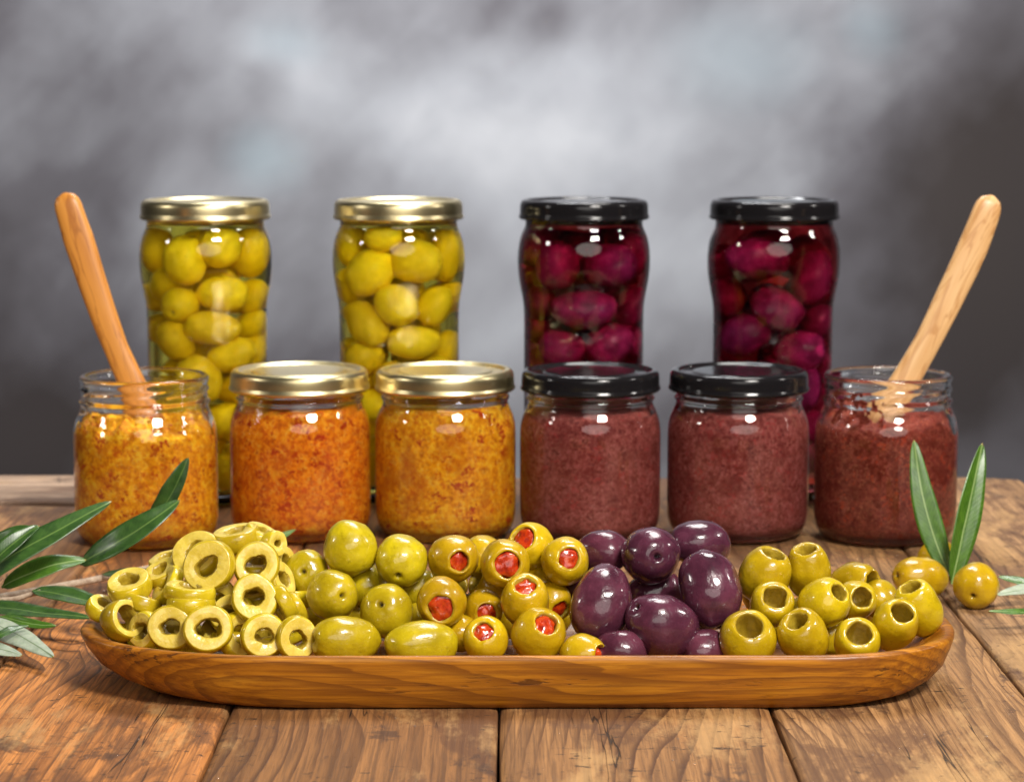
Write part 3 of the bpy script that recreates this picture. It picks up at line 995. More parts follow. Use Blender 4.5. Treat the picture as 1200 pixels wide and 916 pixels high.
# unseen bottom layer that carries the heaps
rnd = random.Random(5)
for (x0, x1, mats, kind, nm, grp, n) in ((-0.078, -0.030, WG, 'whole', 'green_olive', GG, 4), (-0.022, 0.022, SM, 'pitted', 'stuffed_olive', GS, 3),
                                        (0.036, 0.078, PM, 'whole', 'purple_olive', GP, 3), (0.092, 0.140, QM, 'pitted', 'pitted_olive', GQ, 3)):
    for i in range(n):
        x = x0 + (x1 - x0) * (i + 0.5) / n
        olive(nm, 0, 0, 0, (rnd.uniform(-1, 1), 0.3, rnd.uniform(-.5, .5)), 29, 26, kind, mats,
              {'green_olive': 'whole green olive at the bottom back of its heap in the tray', 'stuffed_olive': 'stuffed olive at the bottom back of its heap in the tray',
               'purple_olive': 'purple olive at the bottom back of its heap in the tray', 'pitted_olive': 'pitted olive at the bottom back of its heap in the tray'}[nm],
              grp, pos=(x, 0.905 + rnd.uniform(-.004, .004), 0.0195), scale=0.00032)


for (x, mats, kind, nm, grp, z) in ((-0.068, WG, 'whole', 'green_olive', GG, 0.030), (-0.048, WG, 'whole', 'green_olive', GG, 0.032), (-0.026, SM, 'pitted', 'stuffed_olive', GS, 0.031),
                                    (-0.008, SM, 'pitted', 'stuffed_olive', GS, 0.031), (0.012, SM, 'pitted', 'stuffed_olive', GS, 0.032), (0.030, PM, 'whole', 'purple_olive', GP, 0.031),
                                    (0.098, QM, 'pitted', 'pitted_olive', GQ, 0.028), (0.120, QM, 'pitted', 'pitted_olive', GQ, 0.027)):
    olive(nm, 0, 0, 0, (0.8 * math.sin(x * 900), 0.3, 0.4 * math.cos(x * 700)), 29, 26, kind, mats,
          {'green_olive': 'whole green olive at the bottom back of its heap in the tray', 'stuffed_olive': 'stuffed olive at the bottom back of its heap in the tray',
           'purple_olive': 'purple olive at the bottom back of its heap in the tray', 'pitted_olive': 'pitted olive at the bottom back of its heap in the tray'}[nm],
          grp, pos=(x, 0.905, z), scale=0.00032)

# ------------------------------------------------------------------ olive rings
def ring_mesh(Ro, th, seed, hole=0.45, oval=0.92):
    h = th / 2
    out = []
    for i in range(7):
        z = -h + th * i / 6
        out.append((1.0 - 0.10 * (z / h) ** 2 * (1 if i not in (0, 6) else 1.12), z))
    skin_n = len(out)
    prof = [(hole, -h * 0.93)] + [(0.7, -h)] + [(0.85, -h)] + out + [(0.85, h), (0.7, h), (hole + 0.05, h * 0.97), (hole, h * 0.86), (hole * 0.97, h * 0.3), (hole * 0.97, -h * 0.4), (hole, -h * 0.93)]
    sd = seed * 2.71

    def fn(r, z, t_, i):
        cx, sy = math.cos(t_), math.sin(t_)
        k = 1 + 0.05 * noise.noise(Vector((cx * 0.9, sy * 0.9, sd)))
        rr = r
        if r < 0.6:
            ph = [seed * 1.7 + q_ * 2.4 for q_ in range(5)]
            rr = r * (1 + 0.13 * math.sin(t_ * 2 + ph[0]) + 0.08 * math.sin(t_ + ph[1]) + 0.055 * math.sin(3 * t_ + ph[2] + z / h) + 0.03 * math.sin(5 * t_ + ph[3] - z / h)
                      + 0.012 * math.sin(9 * t_ + ph[4]) + 0.012 * math.sin(14 * t_ + ph[0] + 2 * z / h))
        x = rr * Ro * k * cx
        y = rr * Ro * k * sy * oval
        zz = z * (1 + 0.10 * noise.noise(Vector((x / Ro * 1.5, y / Ro * 1.5, sd + 9)))) + 0.04 * Ro * noise.noise(Vector((cx, sy, sd + 2)))
        return Vector((x, y, zz))
    v, f, fr = revolve(prof, 80, fn)
    f = [tuple(q) for q in f]
    skin_rows = set(range(3, 3 + skin_n - 1))
    cav = set(range(len(prof) - 4, len(prof)))
    mi = [0 if i in skin_rows else (2 if i >= len(prof) - 5 else 1) for i in fr]
    return mesh_from('olive_ring', v, f, [M['olive_green_ring'], M['flesh'], M['cavity']], mi)


M['olive_green_ring'] = olive_mat('olive_ring_skin', (0.40, 0.305, 0.005), (0.60, 0.475, 0.012), (0.66, 0.56, 0.14), 0.2)
GR = 'sliced olive rings heaped at the left end of the tray'
k_ = 0
for (px, py, y, ax, d, th, hole, lab) in (
    (245, 663, 0.878, (-0.10, 0.12, 0.95), 60, 22, 0.44, 'largest olive ring facing front, upper middle of the ring heap'),
    (301, 662, 0.882, (0.08, 0.15, 0.95), 54, 22, 0.46, 'olive ring facing front with another ring seen through its hole'),
    (298, 701, 0.870, (0.12, 0.22, 0.93), 55, 24, 0.44, 'thick olive ring facing front in the middle of the heap'),
    (201, 735, 0.861, (-0.05, 0.12, 0.95), 54, 18, 0.42, 'pale coarse-faced olive ring at the rim, third from the left'),
    (244, 737, 0.856, (0.10, 0.18, 0.94), 57, 24, 0.50, 'olive ring at the rim with ragged brown hole'),
    (308, 744, 0.857, (0.25, 0.10, 0.90), 52, 20, 0.42, 'olive ring at the rim, second from the whole olives'),
    (347, 747, 0.857, (0.38, 0.05, 0.85), 50, 18, 0.44, 'olive ring at the rim touching the whole green olives'),
    (171, 738, 0.866, (-0.62, 0.10, 0.70), 46, 16, 0.55, 'olive ring turned sideways behind the pale coarse ring'),
    (143, 727, 0.870, (0.60, 0.28, 0.62), 48, 26, 0.66, 'thin hollow olive ring standing at the left end of tray'),
    (119, 713, 0.884, (0.45, 0.75, 0.40), 36, 16, 0.50, 'leftmost olive ring lying on the tray lip'),
    (152, 687, 0.884, (-0.15, 0.86, 0.42), 54, 20, 0.52, 'tilted olive ring with pale rim topping the left slope of heap'),
    (166, 707, 0.878, (0.25, 0.92, -0.10), 48, 17, 0.50, 'olive ring lying flat under the tilted ring on left slope'),
    (222, 694, 0.870, (0.08, 0.95, 0.12), 58, 16, 0.48, 'flat olive ring on top of a stacked pair below the largest ring'),
    (224, 708, 0.868, (0.0, 0.97, 0.10), 54, 20, 0.48, 'flat olive ring at the bottom of a stacked pair'),
    (197, 686, 0.884, (-0.72, 0.50, 0.30), 48, 14, 0.52, 'olive ring leaning on edge at left of the largest ring'),
    (190, 672, 0.893, (-0.35, 0.80, 0.42), 46, 14, 0.50, 'olive ring slanted behind the leaning ring, at left back'),
    (196, 658, 0.904, (-0.30, 0.88, 0.25), 44, 14, 0.50, 'olive ring at the back left edge of the heap'),
    (232, 650, 0.892, (-0.25, 0.40, 0.82), 58, 18, 0.46, 'olive ring standing right behind the largest ring'),
    (278, 631, 0.897, (-0.15, 0.90, 0.22), 54, 22, 0.46, 'olive ring lying flat on the very top of the heap'),
    (306, 629, 0.901, (0.42, 0.78, 0.15), 46, 18, 0.46, 'olive ring sloping to the right on top of the heap'),
    (320, 637, 0.894, (0.62, 0.10, 0.62), 30, 18, 0.30, 'small olive end slice with a highlight at the top right of heap'),
    (326, 681, 0.886, (0.78, 0.30, 0.40), 46, 18, 0.46, 'olive ring on edge right of the ring showing another through it'),
    (331, 707, 0.872, (0.70, 0.45, -0.35), 42, 16, 0.46, 'olive slice leaning right toward the dimpled green olive'),
    (345, 713, 0.878, (0.78, 0.40, -0.25), 42, 16, 0.46, 'second olive slice leaning right against the whole green olives'),
    (277, 743, 0.868, (0.72, 0.10, 0.60), 52, 18, 0.52, 'olive ring turned edgeways behind the ragged-hole ring'),
    (252, 702, 0.884, (0.30, 0.10, 0.90), 52, 18, 0.46, 'shadowed olive ring between the stacked pair and the thick ring'),
    (272, 720, 0.876, (-0.20, 0.50, 0.75), 50, 18, 0.46, 'shadowed olive ring tucked under the thick middle ring'),
    (328, 662, 0.900, (0.82, 0.15, 0.35), 48, 18, 0.46, 'olive ring seen edge on at the right back of the heap'),
    (245, 664, 0.894, (0.15, 0.5, 0.75), 50, 20, 0.42, 'olive ring seen only through the hole of the largest ring'),
    (300, 667, 0.897, (0.0, 0.90, 0.25), 52, 20, 0.46, 'olive ring lying flat behind, seen through the second front ring'),
    (204, 745, 0.872, (0.1, 0.8, 0.4), 46, 18, 0.46, 'olive ring on the tray floor seen through the pale ring'),
    (312, 750, 0.870, (0.1, 0.8, 0.4), 46, 18, 0.46, 'olive ring on the tray floor behind the two rim rings')):
    k_ += 1
    c = at_y(px, py, y)
    m = mpp(c)
    o = put('olive_ring', ring_mesh(d / 2 * 1.08 * m, th * 1.08 * m, k_, hole * 0.88))
    o.matrix_world = Matrix.Translation(c) @ rot_to(cdir(*ax), k_ * 0.7)
    tag(o, lab, 'olive ring', GR)

# hidden support of the ring heap
for i, (x, y, z) in enumerate(((-0.145, 0.888, 0.0165), (-0.137, 0.878, 0.0165), (-0.120, 0.876, 0.0165), (-0.105, 0.874, 0.0165), (-0.092, 0.872, 0.0165), (-0.086, 0.885, 0.018), (-0.086, 0.893, 0.028), (-0.128, 0.890, 0.018), (-0.110, 0.884, 0.017), (-0.098, 0.898, 0.018), (-0.112, 0.896, 0.027), (-0.098, 0.893, 0.030), (-0.124, 0.895, 0.026))):
    o = put('olive_ring', ring_mesh(0.0088, 0.0065, 60 + i))
    o.matrix_world = Matrix.Translation((x, y, z)) @ rot_to((0.2 * math.sin(i), 0.3 * math.cos(i * 2), 1))
    tag(o, 'olive ring buried at the bottom of the ring heap', 'olive ring', GR)

# ------------------------------------------------------------------ tray
def tray_outline(th, xl, xr, al, ar, b):
    """long oval: straight middle, differently rounded ends"""
    n = 2.4
    c, s = math.cos(th), math.sin(th)
    e = lambda v: math.copysign(abs(v) ** (2 / n), v)
    if c >= 0:
        return (xr - ar) + ar * e(c), b * e(s)
    return (xl + al) + al * e(c), b * e(s)


YT = 0.884
TZ = 0.0004
levels = [  # z, xl, xr, al, ar, b
    (0.0008, -0.050, 0.050, 0.03, 0.03, 0.012),
    (0.0000, -0.125, 0.138, 0.060, 0.048, 0.0440),
    (0.0004, -0.133, 0.147, 0.066, 0.052, 0.0468),
    (0.0022, -0.1415, 0.1540, 0.073, 0.055, 0.0482),
    (0.0055, -0.1500, 0.1595, 0.080, 0.058, 0.0493),
    (0.0095, -0.1565, 0.1632, 0.085, 0.060, 0.0502),
    (0.0140, -0.1608, 0.1655, 0.088, 0.061, 0.0507),
    (0.0175, -0.1628, 0.1667, 0.090, 0.062, 0.0512),
    (0.0190, -0.1630, 0.1668, 0.090, 0.062, 0.0512),
    (0.0199, -0.1624, 0.1662, 0.090, 0.062, 0.0506),
    (0.0202, -0.1608, 0.1645, 0.089, 0.061, 0.0492),
    (0.0199, -0.1592, 0.1628, 0.088, 0.060, 0.0478),
    (0.0188, -0.1565, 0.1602, 0.086, 0.058, 0.0460),
    (0.0160, -0.1510, 0.1555, 0.082, 0.055, 0.0435),
    (0.0120, -0.1430, 0.1490, 0.076, 0.052, 0.0402),
    (0.0095, -0.1320, 0.1390, 0.068, 0.048, 0.0350),
    (0.0088, -0.1100, 0.1200, 0.050, 0.040, 0.0270),
    (0.0085, -0.050, 0.050, 0.03, 0.03, 0.012)]
SEG = 160
verts, faces = [], []
for li, (z, xl, xr, al, ar, b) in enumerate(levels):
    for k in range(SEG):
        th = 2 * math.pi * k / SEG
        x, y = tray_outline(th, xl, xr, al, ar, b)
        e = max(0, abs(x) - 0.10) / 0.065
        zz = z + (0.0012 * e if z > 0.012 else 0) + 0.0004 * noise.noise(Vector((x * 25, y * 25, 1)))
        if li < 2: zz = z
        verts.append((x, y, zz))
for li in range(len(levels) - 1):
    for k in range(SEG):
        k2 = (k + 1) % SEG
        faces.append((li * SEG + k, li * SEG + k2, (li + 1) * SEG + k2, (li + 1) * SEG + k))
faces.append(tuple(range(SEG))[::-1])
L0 = (len(levels) - 1) * SEG
faces.append(tuple(L0 + k for k in range(SEG)))
tr = put('serving_tray', mesh_from('serving_tray', verts, faces, [M['tray']]), loc=(0.0, YT, TZ))
tag(tr, 'long shallow orange-brown wooden serving tray filled with olives at the front', 'tray')


# ------------------------------------------------------------------ tall jars with olives in brine
def tall_jar(px, label, lid, brine, rz):
    y = 1.272
    x = at_y(px, 330, y).x
    j = thing('tall_jar', label, 'jar', (x, y, 0.0006), 'tall jars of olives in the back row')
    j.rotation_euler = (0, 0, rz)
    put('glass', me_tall, j)
    bp = [(0.0, 0.0060), (0.022, 0.0056), (0.0268, 0.0064), (0.0289, 0.0088)]
    bp += [(r, z) for (r, z) in chaikin(TALL_IN, 1)[::-1] if 0.013 < z < 0.1480]
    bp += [(0.0287, 0.1500), (0.015, 0.1500), (0.0, 0.1500)]
    v, f, _ = revolve(bp[:-3] + bp[-3:], 112)
    put('brine', mesh_from('brine', v, f, [brine]), j)
    put('lid', lid, j, (0, 0, 0.1510))
    return x, y


def fill(xj, yj, pxj, front, mats, name, jar, grp, seed):
    rn = random.Random(seed)
    placed = []
    m = 0.000456
    for (px, py, a, b, ax, lab) in front:
        dx = (px - pxj) * m / 1.24
        rmax = 0.0196
        dx = max(-rmax, min(rmax, dx))
        yy = yj - math.sqrt(max(0, rmax ** 2 - dx ** 2))
        c = at_y(600, py, yy)
        p = Vector((xj + dx, yy, c.z))
        placed.append(p)
        olive(name, 0, 0, 0, ax, a * 0.93, b * 0.93, 'whole', mats, lab + ' ' + jar, grp, pos=p, scale=m)
    tries = 0
    while tries < 5000:
        tries += 1
        r = 0.0196 * math.sqrt(rn.random())
        t_ = rn.uniform(0, 2 * math.pi)
        p = Vector((xj + r * math.cos(t_), yj + r * math.sin(t_), rn.uniform(0.016, 0.137)))
        if p.z > 0.075 and p.y < yj - 0.004:
            continue
        if min((p - q).length for q in placed) < 0.0152:
            continue
        placed.append(p)
        olive(name, 0, 0, 0, (rn.uniform(-1, 1), rn.uniform(-.6, .6), rn.uniform(-.6, .6)), 24, 20, 'whole', mats,
              'olive behind or below the front ones ' + jar, grp, pos=p, scale=m)


JA, JB = [M['olive_jar']], [M['olive_wine']]
x, y = tall_jar(242, 'gold-lidded tall jar of green olives behind the open orange jar', me_lid_gold, M['brine_green'], 0.3)
fill(x, y, 242, (
    (220.5, 305, 29, 25, (0.1, 0.9, 0.1), 'large upright green olive at upper left'),
    (266, 291, 25, 24, (0.2, 0.6, -0.5), 'round green olive under the lid highlights'),
    (304, 297, 28, 22, (0.3, 0.9, 0), 'green olive at the upper right wall'),
    (180, 296, 28, 19, (-0.4, 0.9, 0), 'green olive at the upper left wall'),
    (269.6, 343, 31, 22, (1, -0.05, 0), 'pale level green olive with a white highlight'),
    (213, 355, 26, 22, (-0.3, -0.5, 0.7), 'green olive with small scar at mid left'),
    (311, 345, 25, 19, (0.2, 0.9, 0), 'green olive at the mid right wall'),
    (254, 383, 34, 22, (-1, 0.05, 0.1), 'long green olive lying level in the middle'),
    (302, 378, 22, 18, (0.8, 0.3, 0), 'small green olive right of the long level one'),
    (206, 397, 28, 22, (-0.4, 0.8, 0.1), 'green olive tilted at lower left'),
    (279, 415, 31, 21, (0.9, 0.3, 0), 'green olive lying just above the front jar lid'),
    (237, 442, 32, 24, (-0.5, 0.8, 0.1), 'green olive tilted just above the open jar mouth'),
    (310, 412, 24, 18, (0, 1, 0), 'green olive at the lower right wall')), JA, 'jar_olive',
    'in the left gold-lidded tall jar', 'green olives in the left tall jar', 1)
x, y = tall_jar(467.5, 'gold-lidded tall jar of green olives between the two orange spread jars', me_lid_gold, M['brine_green'], 1.3)
fill(x, y, 467.5, (
    (407, 289, 27, 19, (-0.3, 0.9, 0), 'green olive at the upper left wall'),
    (451, 279, 23, 17, (0.9, 0.1, 0), 'green olive tucked under the lid'),
    (433, 318, 32, 25, (0.7, 0.6, 0), 'big tilted green olive at upper left'),
    (493, 306, 31, 25, (0.9, -0.1, 0.2), 'green olive behind the white glass highlights'),
    (531, 300, 30, 19, (0.1, 1, 0), 'green olive at the upper right wall'),
    (466, 356, 29, 24, (0.5, -0.7, 0.2), 'egg-shaped green olive at the centre'),
    (513, 357, 28, 22, (0.3, 0.9, 0), 'green olive at mid right'),
    (428, 378, 33, 24, (0.5, -0.8, 0.2), 'long green olive slanting at mid left'),
    (488, 400, 32, 21, (-0.95, -0.05, 0.15), 'green olive lying level near the spread jar lid'),
    (424, 418, 28, 21, (0.8, 0.3, 0), 'green olive at the lower left wall'),
    (524, 408, 24, 19, (0.3, 0.9, 0), 'green olive at lower right')), JA, 'jar_olive',
    'in the right gold-lidded tall jar', 'green olives in the right tall green jar', 2)
x, y = tall_jar(684, 'black-lidded tall jar of wine-red olives behind the left purple spread jar', me_lid_black, M['brine_wine'], 2.3)
fill(x, y, 684, (
    (650, 311, 30, 25, (0.1, 0.9, 0.2), 'wine-red olive at upper left'),
    (716, 312, 33, 26, (0.9, 0.1, 0.2), 'wine-red olive under the white glass highlights'),
    (683, 361, 39, 25, (1, 0.0, 0.1), 'long wine-red olive lying level in the middle'),
    (742, 356, 28, 23, (0.2, 0.9, 0), 'wine-red olive at the mid right wall'),
    (716, 403, 32, 26, (-0.8, -0.4, 0.2), 'wine-red olive with two small glints above the black lid'),
    (655, 408, 30, 25, (0.7, -0.3, 0.2), 'dark wine-red olive at lower left'),
    (632, 352, 24, 20, (0, 1, 0), 'dark wine-red olive at the left wall'),
    (746, 300, 24, 20, (0.2, 1, 0), 'bright red olive edge at the upper right wall')), JB, 'jar_olive',
    'in the left black-lidded tall jar', 'wine-red olives in the left tall red jar', 3)
x, y = tall_jar(906, 'black-lidded tall jar of wine-red olives at the right of back row', me_lid_black, M['brine_wine'], 3.3)
fill(x, y, 906, (
    (879, 303, 37, 24, (1, -0.05, 0.1), 'wine-red olive lying level at upper left'),
    (951, 325, 33, 24, (0.15, 0.95, 0), 'upright dark wine-red olive at upper right'),
    (906, 361, 33, 26, (0.7, -0.5, 0.3), 'egg-shaped purple olive in the centre'),
    (867, 391, 33, 26, (0.6, 0.3, 0.3), 'dark wine-red olive at lower left'),
    (938, 410, 33, 25, (0.95, 0.1, 0.1), 'bright wine-red olive just above the black spread lid'),
    (851, 345, 26, 21, (0, 1, 0), 'dark wine-red olive at the left wall'),
    (958, 375, 26, 20, (0.2, 0.9, 0), 'red olive at the lower right wall'),
    (940, 455, 32, 24, (0.2, 0.9, 0.1), 'wine-red olive between the spread lid and the open jar')), JB, 'jar_olive',
    'in the right black-lidded tall jar', 'wine-red olives in the right tall red jar', 4)


# ------------------------------------------------------------------ wooden spoons
def spoon(label, pts, widths, y0, y1, thick, mat):
    """pts: photo pixels from the handle end down into the spread"""
    P = []
    for i, (px, py) in enumerate(pts):
        u = i / (len(pts) - 1)
        P.append(at_y(px, py, y0 + (y1 - y0) * u))
    # resample by Catmull-Rom
    Q, W = [], []
    for i in range(len(P) - 1):
        p0, p1, p2, p3 = P[max(0, i - 1)], P[i], P[i + 1], P[min(len(P) - 1, i + 2)]
        for k in range(8):
            u = k / 8
            Q.append(0.5 * ((2 * p1) + (p2 - p0) * u + (2 * p0 - 5 * p1 + 4 * p2 - p3) * u * u + (3 * p1 - p0 - 3 * p2 + p3) * u ** 3))
            W.append(widths[i] + (widths[i + 1] - widths[i]) * u)
    Q.append(P[-1]); W.append(widths[-1])
    base = Q[-1]
    N = len(Q)
    zax = (Q[0] - Q[-1]).normalized()
    xax = RT - zax * RT.dot(zax); xax.normalize()
    yax = zax.cross(xax)
    rotm = Matrix((xax, yax, zax)).transposed()
    inv = rotm.inverted()
    verts, faces = [], []
    S = 24
    for i, c in enumerate(Q):
        tn = (Q[min(N - 1, i + 1)] - Q[max(0, i - 1)]).normalized()
        sd = tn.cross(yax).normalized()
        nr = sd.cross(tn).normalized()
        wd = W[i] * mpp(c) / 2
        endk = min(1.0, i / 3.2) if i < 4 else 1.0
        wd *= math.sqrt(max(0.02, 1 - (1 - endk) ** 2)) if i < 4 else 1
        tk = thick / 2 * (math.sqrt(max(0.04, 1 - (1 - endk) ** 2)) if i < 4 else 1)
        for k in range(S):
            a = 2 * math.pi * k / S
            e = lambda v_: math.copysign(abs(v_) ** 0.75, v_)
            p = c + sd * wd * e(math.cos(a)) + nr * tk * e(math.sin(a))
            p += sd * 0.0003 * noise.noise(Vector((p.z * 60, k, 1)))
            verts.append(inv @ (p - base))
    for i in range(N - 1):
        for k in range(S):
            k2 = (k + 1) % S
            faces.append((i * S + k, i * S + k2, (i + 1) * S + k2, (i + 1) * S + k))
    faces.append(tuple(range(S))[::-1])
    faces.append(tuple((N - 1) * S + k for k in range(S)))
    o = put('wooden_spoon', mesh_from('wooden_spoon', verts, faces, [mat]))
    o.matrix_world = Matrix.Translation(base) @ rotm.to_4x4()
    tag(o, label, 'spoon', 'wooden spoons standing in the open jars')
    return o


spoon('orange-toned wooden spoon handle leaning left out of the open orange jar', [(75, 226), (92, 280), (113, 345), (136, 408), (155, 450), (170, 490), (182, 530)],
      [30, 36, 33, 29, 31, 40, 46], jo_l.location.y + 0.005, jo_l.location.y - 0.004, 0.0075, M['spoon_orange'])
spoon('pale wooden spoon handle leaning right out of the open brick-red jar', [(1163, 229), (1140, 290), (1112, 350), (1086, 402), (1060, 447), (1036, 490), (1020, 530)],
      [31, 36, 34, 31, 33, 42, 50], jo_r.location.y + 0.006, jo_r.location.y - 0.004, 0.0075, M['spoon_pale'])


# ------------------------------------------------------------------ olive leaves and twigs
def leaf(parent_loc, pts, ys, width, nrm, top, under, parent, fold=0.25, name='leaf', shape=0.9):
    """pts: photo pixels base -> tip, ys: distance of each, nrm: camera-space direction the upper face looks"""
    P = [at_y(px, py, y) for (px, py), y in zip(pts, ys)]
    Q = []
    NS = 22
    n = len(P) - 1
    for j in range(NS + 1):
        s = j / NS * n
        i = min(int(s), n - 1)
        u = s - i
        p0, p1, p2, p3 = P[max(0, i - 1)], P[i], P[i + 1], P[min(n, i + 2)]
        Q.append(0.5 * ((2 * p1) + (p2 - p0) * u + (2 * p0 - 5 * p1 + 4 * p2 - p3) * u * u + (3 * p1 - p0 - 3 * p2 + p3) * u ** 3))
    nv = cdir(*nrm)
    m = mpp(P[len(P) // 2])
    hw = 1.25 * width * m / 2
    K = 8
    verts, uvs, faces, mi = [], [], [], []
    th = 0.00022
    rs = Vector((pts[0][0] * 0.37, pts[-1][1] * 0.21, width))
    for side in (1, -1):
        for j, c in enumerate(Q):
            v_ = j / NS
            tn = (Q[min(NS, j + 1)] - Q[max(0, j - 1)]).normalized()
            sd = tn.cross(nv).normalized()
            up = sd.cross(tn).normalized()
            wv_ = max(0.03, (math.sin(math.pi * min(1, v_ ** shape)) ** 0.72) * (1 - 0.15 * v_)) if j < NS else 0.0
            if v_ < 0.05: wv_ = max(wv_ * 0.6, 0.07)
            for k in range(K + 1):
                u = -1 + 2 * k / K
                off = sd * (u * hw * wv_) + up * (fold * hw * wv_ * (abs(u) ** 1.3) * 0.9)
                off += up * (0.0005 * noise.noise(Vector((v_ * 5, u * 1.5, 0)) + rs))
                off += up * (side * th * (1 - 0.6 * abs(u)))
                verts.append(c + off - parent_loc)
                uvs.append((u * wv_, v_))
    row = K + 1
    half = (NS + 1) * row
    for sidx in (0, 1):
        for j in range(NS):
            for k in range(K):
                a = sidx * half + j * row + k
                q = (a, a + 1, a + row + 1, a + row)
                faces.append(q if sidx == 0 else q[::-1])
                mi.append(sidx)
    for j in range(NS):
        for k in (0, K):
            a = j * row + k
            q = (a, a + row, a + row + half, a + half)
            faces.append(q if k == 0 else q[::-1])
            mi.append(0)
    me = mesh_from('leaf', verts, faces, [top, under], mi, uvs=uvs)
    return put(name, me, parent)


def twig_mesh(parent_loc, P, radii, name):
    verts, faces = [], []
    S = 12
    Q, Rr = [], []
    for i in range(len(P) - 1):
        p0, p1, p2, p3 = P[max(0, i - 1)], P[i], P[i + 1], P[min(len(P) - 1, i + 2)]
        for k in range(6):
            u = k / 6
            Q.append(0.5 * ((2 * p1) + (p2 - p0) * u + (2 * p0 - 5 * p1 + 4 * p2 - p3) * u * u + (3 * p1 - p0 - 3 * p2 + p3) * u ** 3))
            Rr.append(radii[i] + (radii[i + 1] - radii[i]) * u)
    Q.append(P[-1]); Rr.append(radii[-1])
    for i, c in enumerate(Q):
        tn = (Q[min(len(Q) - 1, i + 1)] - Q[max(0, i - 1)]).normalized()
        a1 = tn.cross(Vector((0, 0, 1))).normalized()
        a2 = a1.cross(tn)
        for k in range(S):
            a = 2 * math.pi * k / S
            r = Rr[i] * (1 + 0.18 * noise.noise(Vector((i * 0.6, k * 0.5, 3))))
            verts.append(c + (a1 * math.cos(a) + a2 * math.sin(a)) * r - parent_loc)
    for i in range(len(Q) - 1):
        for k in range(S):
            k2 = (k + 1) % S
            faces.append((i * S + k, i * S + k2, (i + 1) * S + k2, (i + 1) * S + k))
    faces.append(tuple(range(S))[::-1])
    faces.append(tuple((len(Q) - 1) * S + k for k in range(S)))
    return mesh_from(name, verts, faces, [M['twig']])


LT, LU, LB = M['leaf_top'], M['leaf_under'], M['leaf_bright']
# left sprig
O = at_y(-20, 705, 0.965)
sp = thing('olive_sprig', 'leafy olive twig with raised green leaves at the left of the tray', 'sprig', O)
put('twig', twig_mesh(O, [at_y(-120, 722, 0.945), at_y(-40, 709, 0.960), at_y(20, 697, 0.985), at_y(75, 686, 1.015), at_y(130, 675, 1.04), at_y(186, 662, 1.068)],
                      [0.0024, 0.0023, 0.0020, 0.0017, 0.0015, 0.0010], 'twig'), sp)
put('side_twig', twig_mesh(O, [at_y(-15, 704, 0.967), at_y(15, 702, 0.962), at_y(36, 696, 0.962), at_y(48, 692, 0.962)], [0.0014, 0.0012, 0.0010, 0.0007], 'side_twig'), sp)
leaf(O, [(-45, 700), (0, 660), (65, 623), (131, 587)], [0.955, 0.955, 0.962, 0.975], 31, (-0.15, 0.55, 0.8), LT, LU, sp, 0.18)
leaf(O, [(-40, 690), (-5, 655), (22, 632), (46, 616)], [0.945, 0.945, 0.95, 0.955], 22, (0.25, 0.75, 0.50), LT, LU, sp, 0.5)
leaf(O, [(-50, 680), (-10, 645), (18, 627), (40, 619)], [0.975, 0.972, 0.97, 0.97], 24, (-0.2, 0.5, 0.8), LT, LU, sp, 0.2)
leaf(O, [(94, 661), (130, 640), (172, 614), (211, 586)], [0.985, 0.978, 0.978, 0.985], 31, (-0.12, 0.55, 0.8), LT, LU, sp, 0.22)
leaf(O, [(172, 622), (192, 594), (209, 564), (221, 536)], [1.005, 1.0, 0.998, 0.998], 24, (-0.35, 0.2, 0.85), LT, LU, sp, 0.35)
leaf(O, [(2, 688), (32, 673), (66, 661), (101, 656)], [0.975, 0.975, 0.977, 0.982], 26, (0.0, 0.65, 0.72), LB, LU, sp, 0.25)
leaf(O, [(38, 692), (68, 696), (100, 703), (140, 712)], [0.962, 0.957, 0.952, 0.945], 26, (0.05, 0.85, 0.5), LT, LU, sp, 0.2)
leaf(O, [(-40, 708), (0, 712), (50, 718), (108, 724)], [0.955, 0.950, 0.941, 0.932], 24, (0.0, 0.85, 0.5), LT, LU, sp, 0.15)
leaf(O, [(120, 673), (145, 671), (170, 672), (200, 678)], [1.035, 1.025, 1.015, 1.005], 16, (0.0, 0.8, 0.55), LT, LU, sp, 0.2)
leaf(O, [(0, 722), (24, 728), (46, 732), (66, 733)], [0.944, 0.936, 0.930, 0.928], 12, (0.0, 0.7, 0.7), LB, LU, sp, 0.2)
# fallen leaves at the front left
O2 = at_y(20, 745, 0.915)
s2 = thing('olive_leaf', 'silvery olive leaf lying underside up on the table, front left', 'leaf', O2, 'loose olive leaves on the table')
leaf(O2, [(-30, 722), (0, 734), (32, 750), (63, 770)], [0.935, 0.925, 0.907, 0.890], 31, (0.1, 0.8, 0.55), LU, LT, s2, -0.15, 'leaf_blade', 0.8)
O3 = at_y(0, 765, 0.9)
s3 = thing('olive_leaf', 'silvery olive leaf cut off by the left edge, below another silvery leaf', 'leaf', O3, 'loose olive leaves on the table')
leaf(O3, [(-55, 748), (-25, 754), (0, 760), (26, 768)], [0.915, 0.908, 0.902, 0.896], 22, (0.0, 0.85, 0.5), LU, LT, s3, -0.12, 'leaf_blade')
O4 = at_y(10, 738, 0.92)
s4 = thing('olive_leaf', 'dark green olive leaf curling over the silvery leaf at front left', 'leaf', O4, 'loose olive leaves on the table')
leaf(O4, [(-10, 752), (4, 742), (18, 736), (34, 733)], [0.905, 0.908, 0.912, 0.917], 11, (0.0, 0.8, 0.6), LT, LU, s4, 0.1, 'leaf_blade')
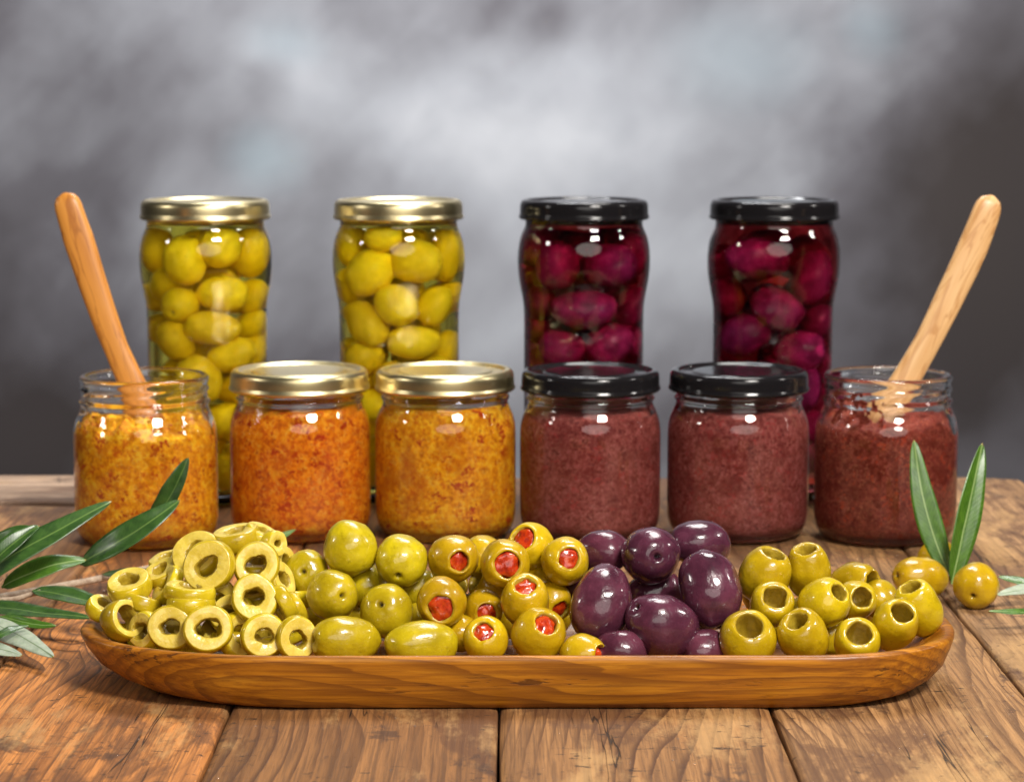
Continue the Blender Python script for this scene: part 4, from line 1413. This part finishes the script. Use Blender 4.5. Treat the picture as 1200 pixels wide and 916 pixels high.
# right sprig: two upright leaves between the loose olives
O = at_y(1113, 678, 1.026)
sr = thing('olive_sprig', 'pair of upright olive leaves standing among loose olives at right', 'sprig', O)
leaf(O, [(1112, 674), (1095, 630), (1080, 575), (1071, 515)], [1.030, 1.033, 1.038, 1.045], 26, (-0.12, 0.15, 0.97), LB, LU, sr, 0.12, shape=0.95)
leaf(O, [(1115, 684), (1127, 630), (1139, 575), (1151, 519)], [1.022, 1.026, 1.032, 1.040], 29, (0.35, 0.12, 0.93), LB, LU, sr, 0.40, shape=0.95)
put('twig', twig_mesh(O, [at_z(1106, 684, 0.002), at_y(1112, 679, 1.028), at_y(1114, 672, 1.03)], [0.0012, 0.0011, 0.0008], 'twig'), sr)
# twig at the right edge
O = at_z(1215, 700, 0.003)
se = thing('olive_sprig', 'olive leaves lying flat at the right edge of the table', 'sprig', O)
leaf(O, [(1235, 690), (1210, 684), (1190, 680), (1170, 675)], [1.02, 1.022, 1.026, 1.032], 14, (0.0, 0.8, 0.6), LB, LU, se, 0.2)
leaf(O, [(1240, 690), (1215, 690), (1192, 692), (1168, 697)], [1.012, 1.008, 1.004, 0.998], 17, (0.1, 0.85, 0.5), LU, LT, se, 0.15)
leaf(O, [(1240, 712), (1215, 716), (1190, 717), (1158, 716)], [0.965, 0.96, 0.957, 0.957], 11, (0.0, 0.85, 0.5), LB, LU, se, 0.2)
put('twig', twig_mesh(O, [at_z(1250, 700, 0.004), at_z(1236, 692, 0.005), at_z(1226, 690, 0.006)], [0.0013, 0.0012, 0.0009], 'twig'), se)
# small leaf peeping out in front of the red-orange jar
O = at_z(340, 626, 0.002)
sl = thing('olive_leaf', 'small green leaf tip lying between the rings and the redder orange jar', 'leaf', O, 'loose olive leaves on the table')
leaf(O, [(300, 640), (318, 633), (332, 627), (347, 620)], [1.02, 1.03, 1.04, 1.05], 11, (0.0, 0.7, 0.7), LB, LU, sl, 0.2, 'leaf_blade')

# ------------------------------------------------------------------ droplets of brine spilled on the boards
rn = random.Random(11)
verts, faces = [], []
for i in range(110):
    px = rn.uniform(0, 1200)
    py = rn.choice([rn.uniform(835, 915), rn.uniform(780, 915), rn.uniform(700, 915)])
    if 90 < px < 1115 and py < 838: continue
    p = at_z(px, py, 0.0004)
    r = rn.uniform(0.00012, 0.00042)
    b0 = len(verts)
    for jz, (rr, zz) in enumerate(((1, 0), (0.85, 0.45), (0.45, 0.75))):
        for k in range(8):
            a = k * math.pi / 4
            verts.append((p.x + r * rr * math.cos(a), p.y + r * rr * math.sin(a), p.z + r * zz))
    verts.append((p.x, p.y, p.z + r * 0.85))
    for jz in range(2):
        for k in range(8):
            k2 = (k + 1) % 8
            faces.append((b0 + jz * 8 + k, b0 + jz * 8 + k2, b0 + jz * 8 + 8 + k2, b0 + jz * 8 + 8 + k))
    for k in range(8):
        faces.append((b0 + 16 + k, b0 + 16 + (k + 1) % 8, b0 + 24))
dr = put('droplets', mesh_from('droplets', verts, faces, [M['drop']]))
tag(dr, 'tiny brine droplets and salt specks scattered over the table boards', 'droplets', kind='stuff')
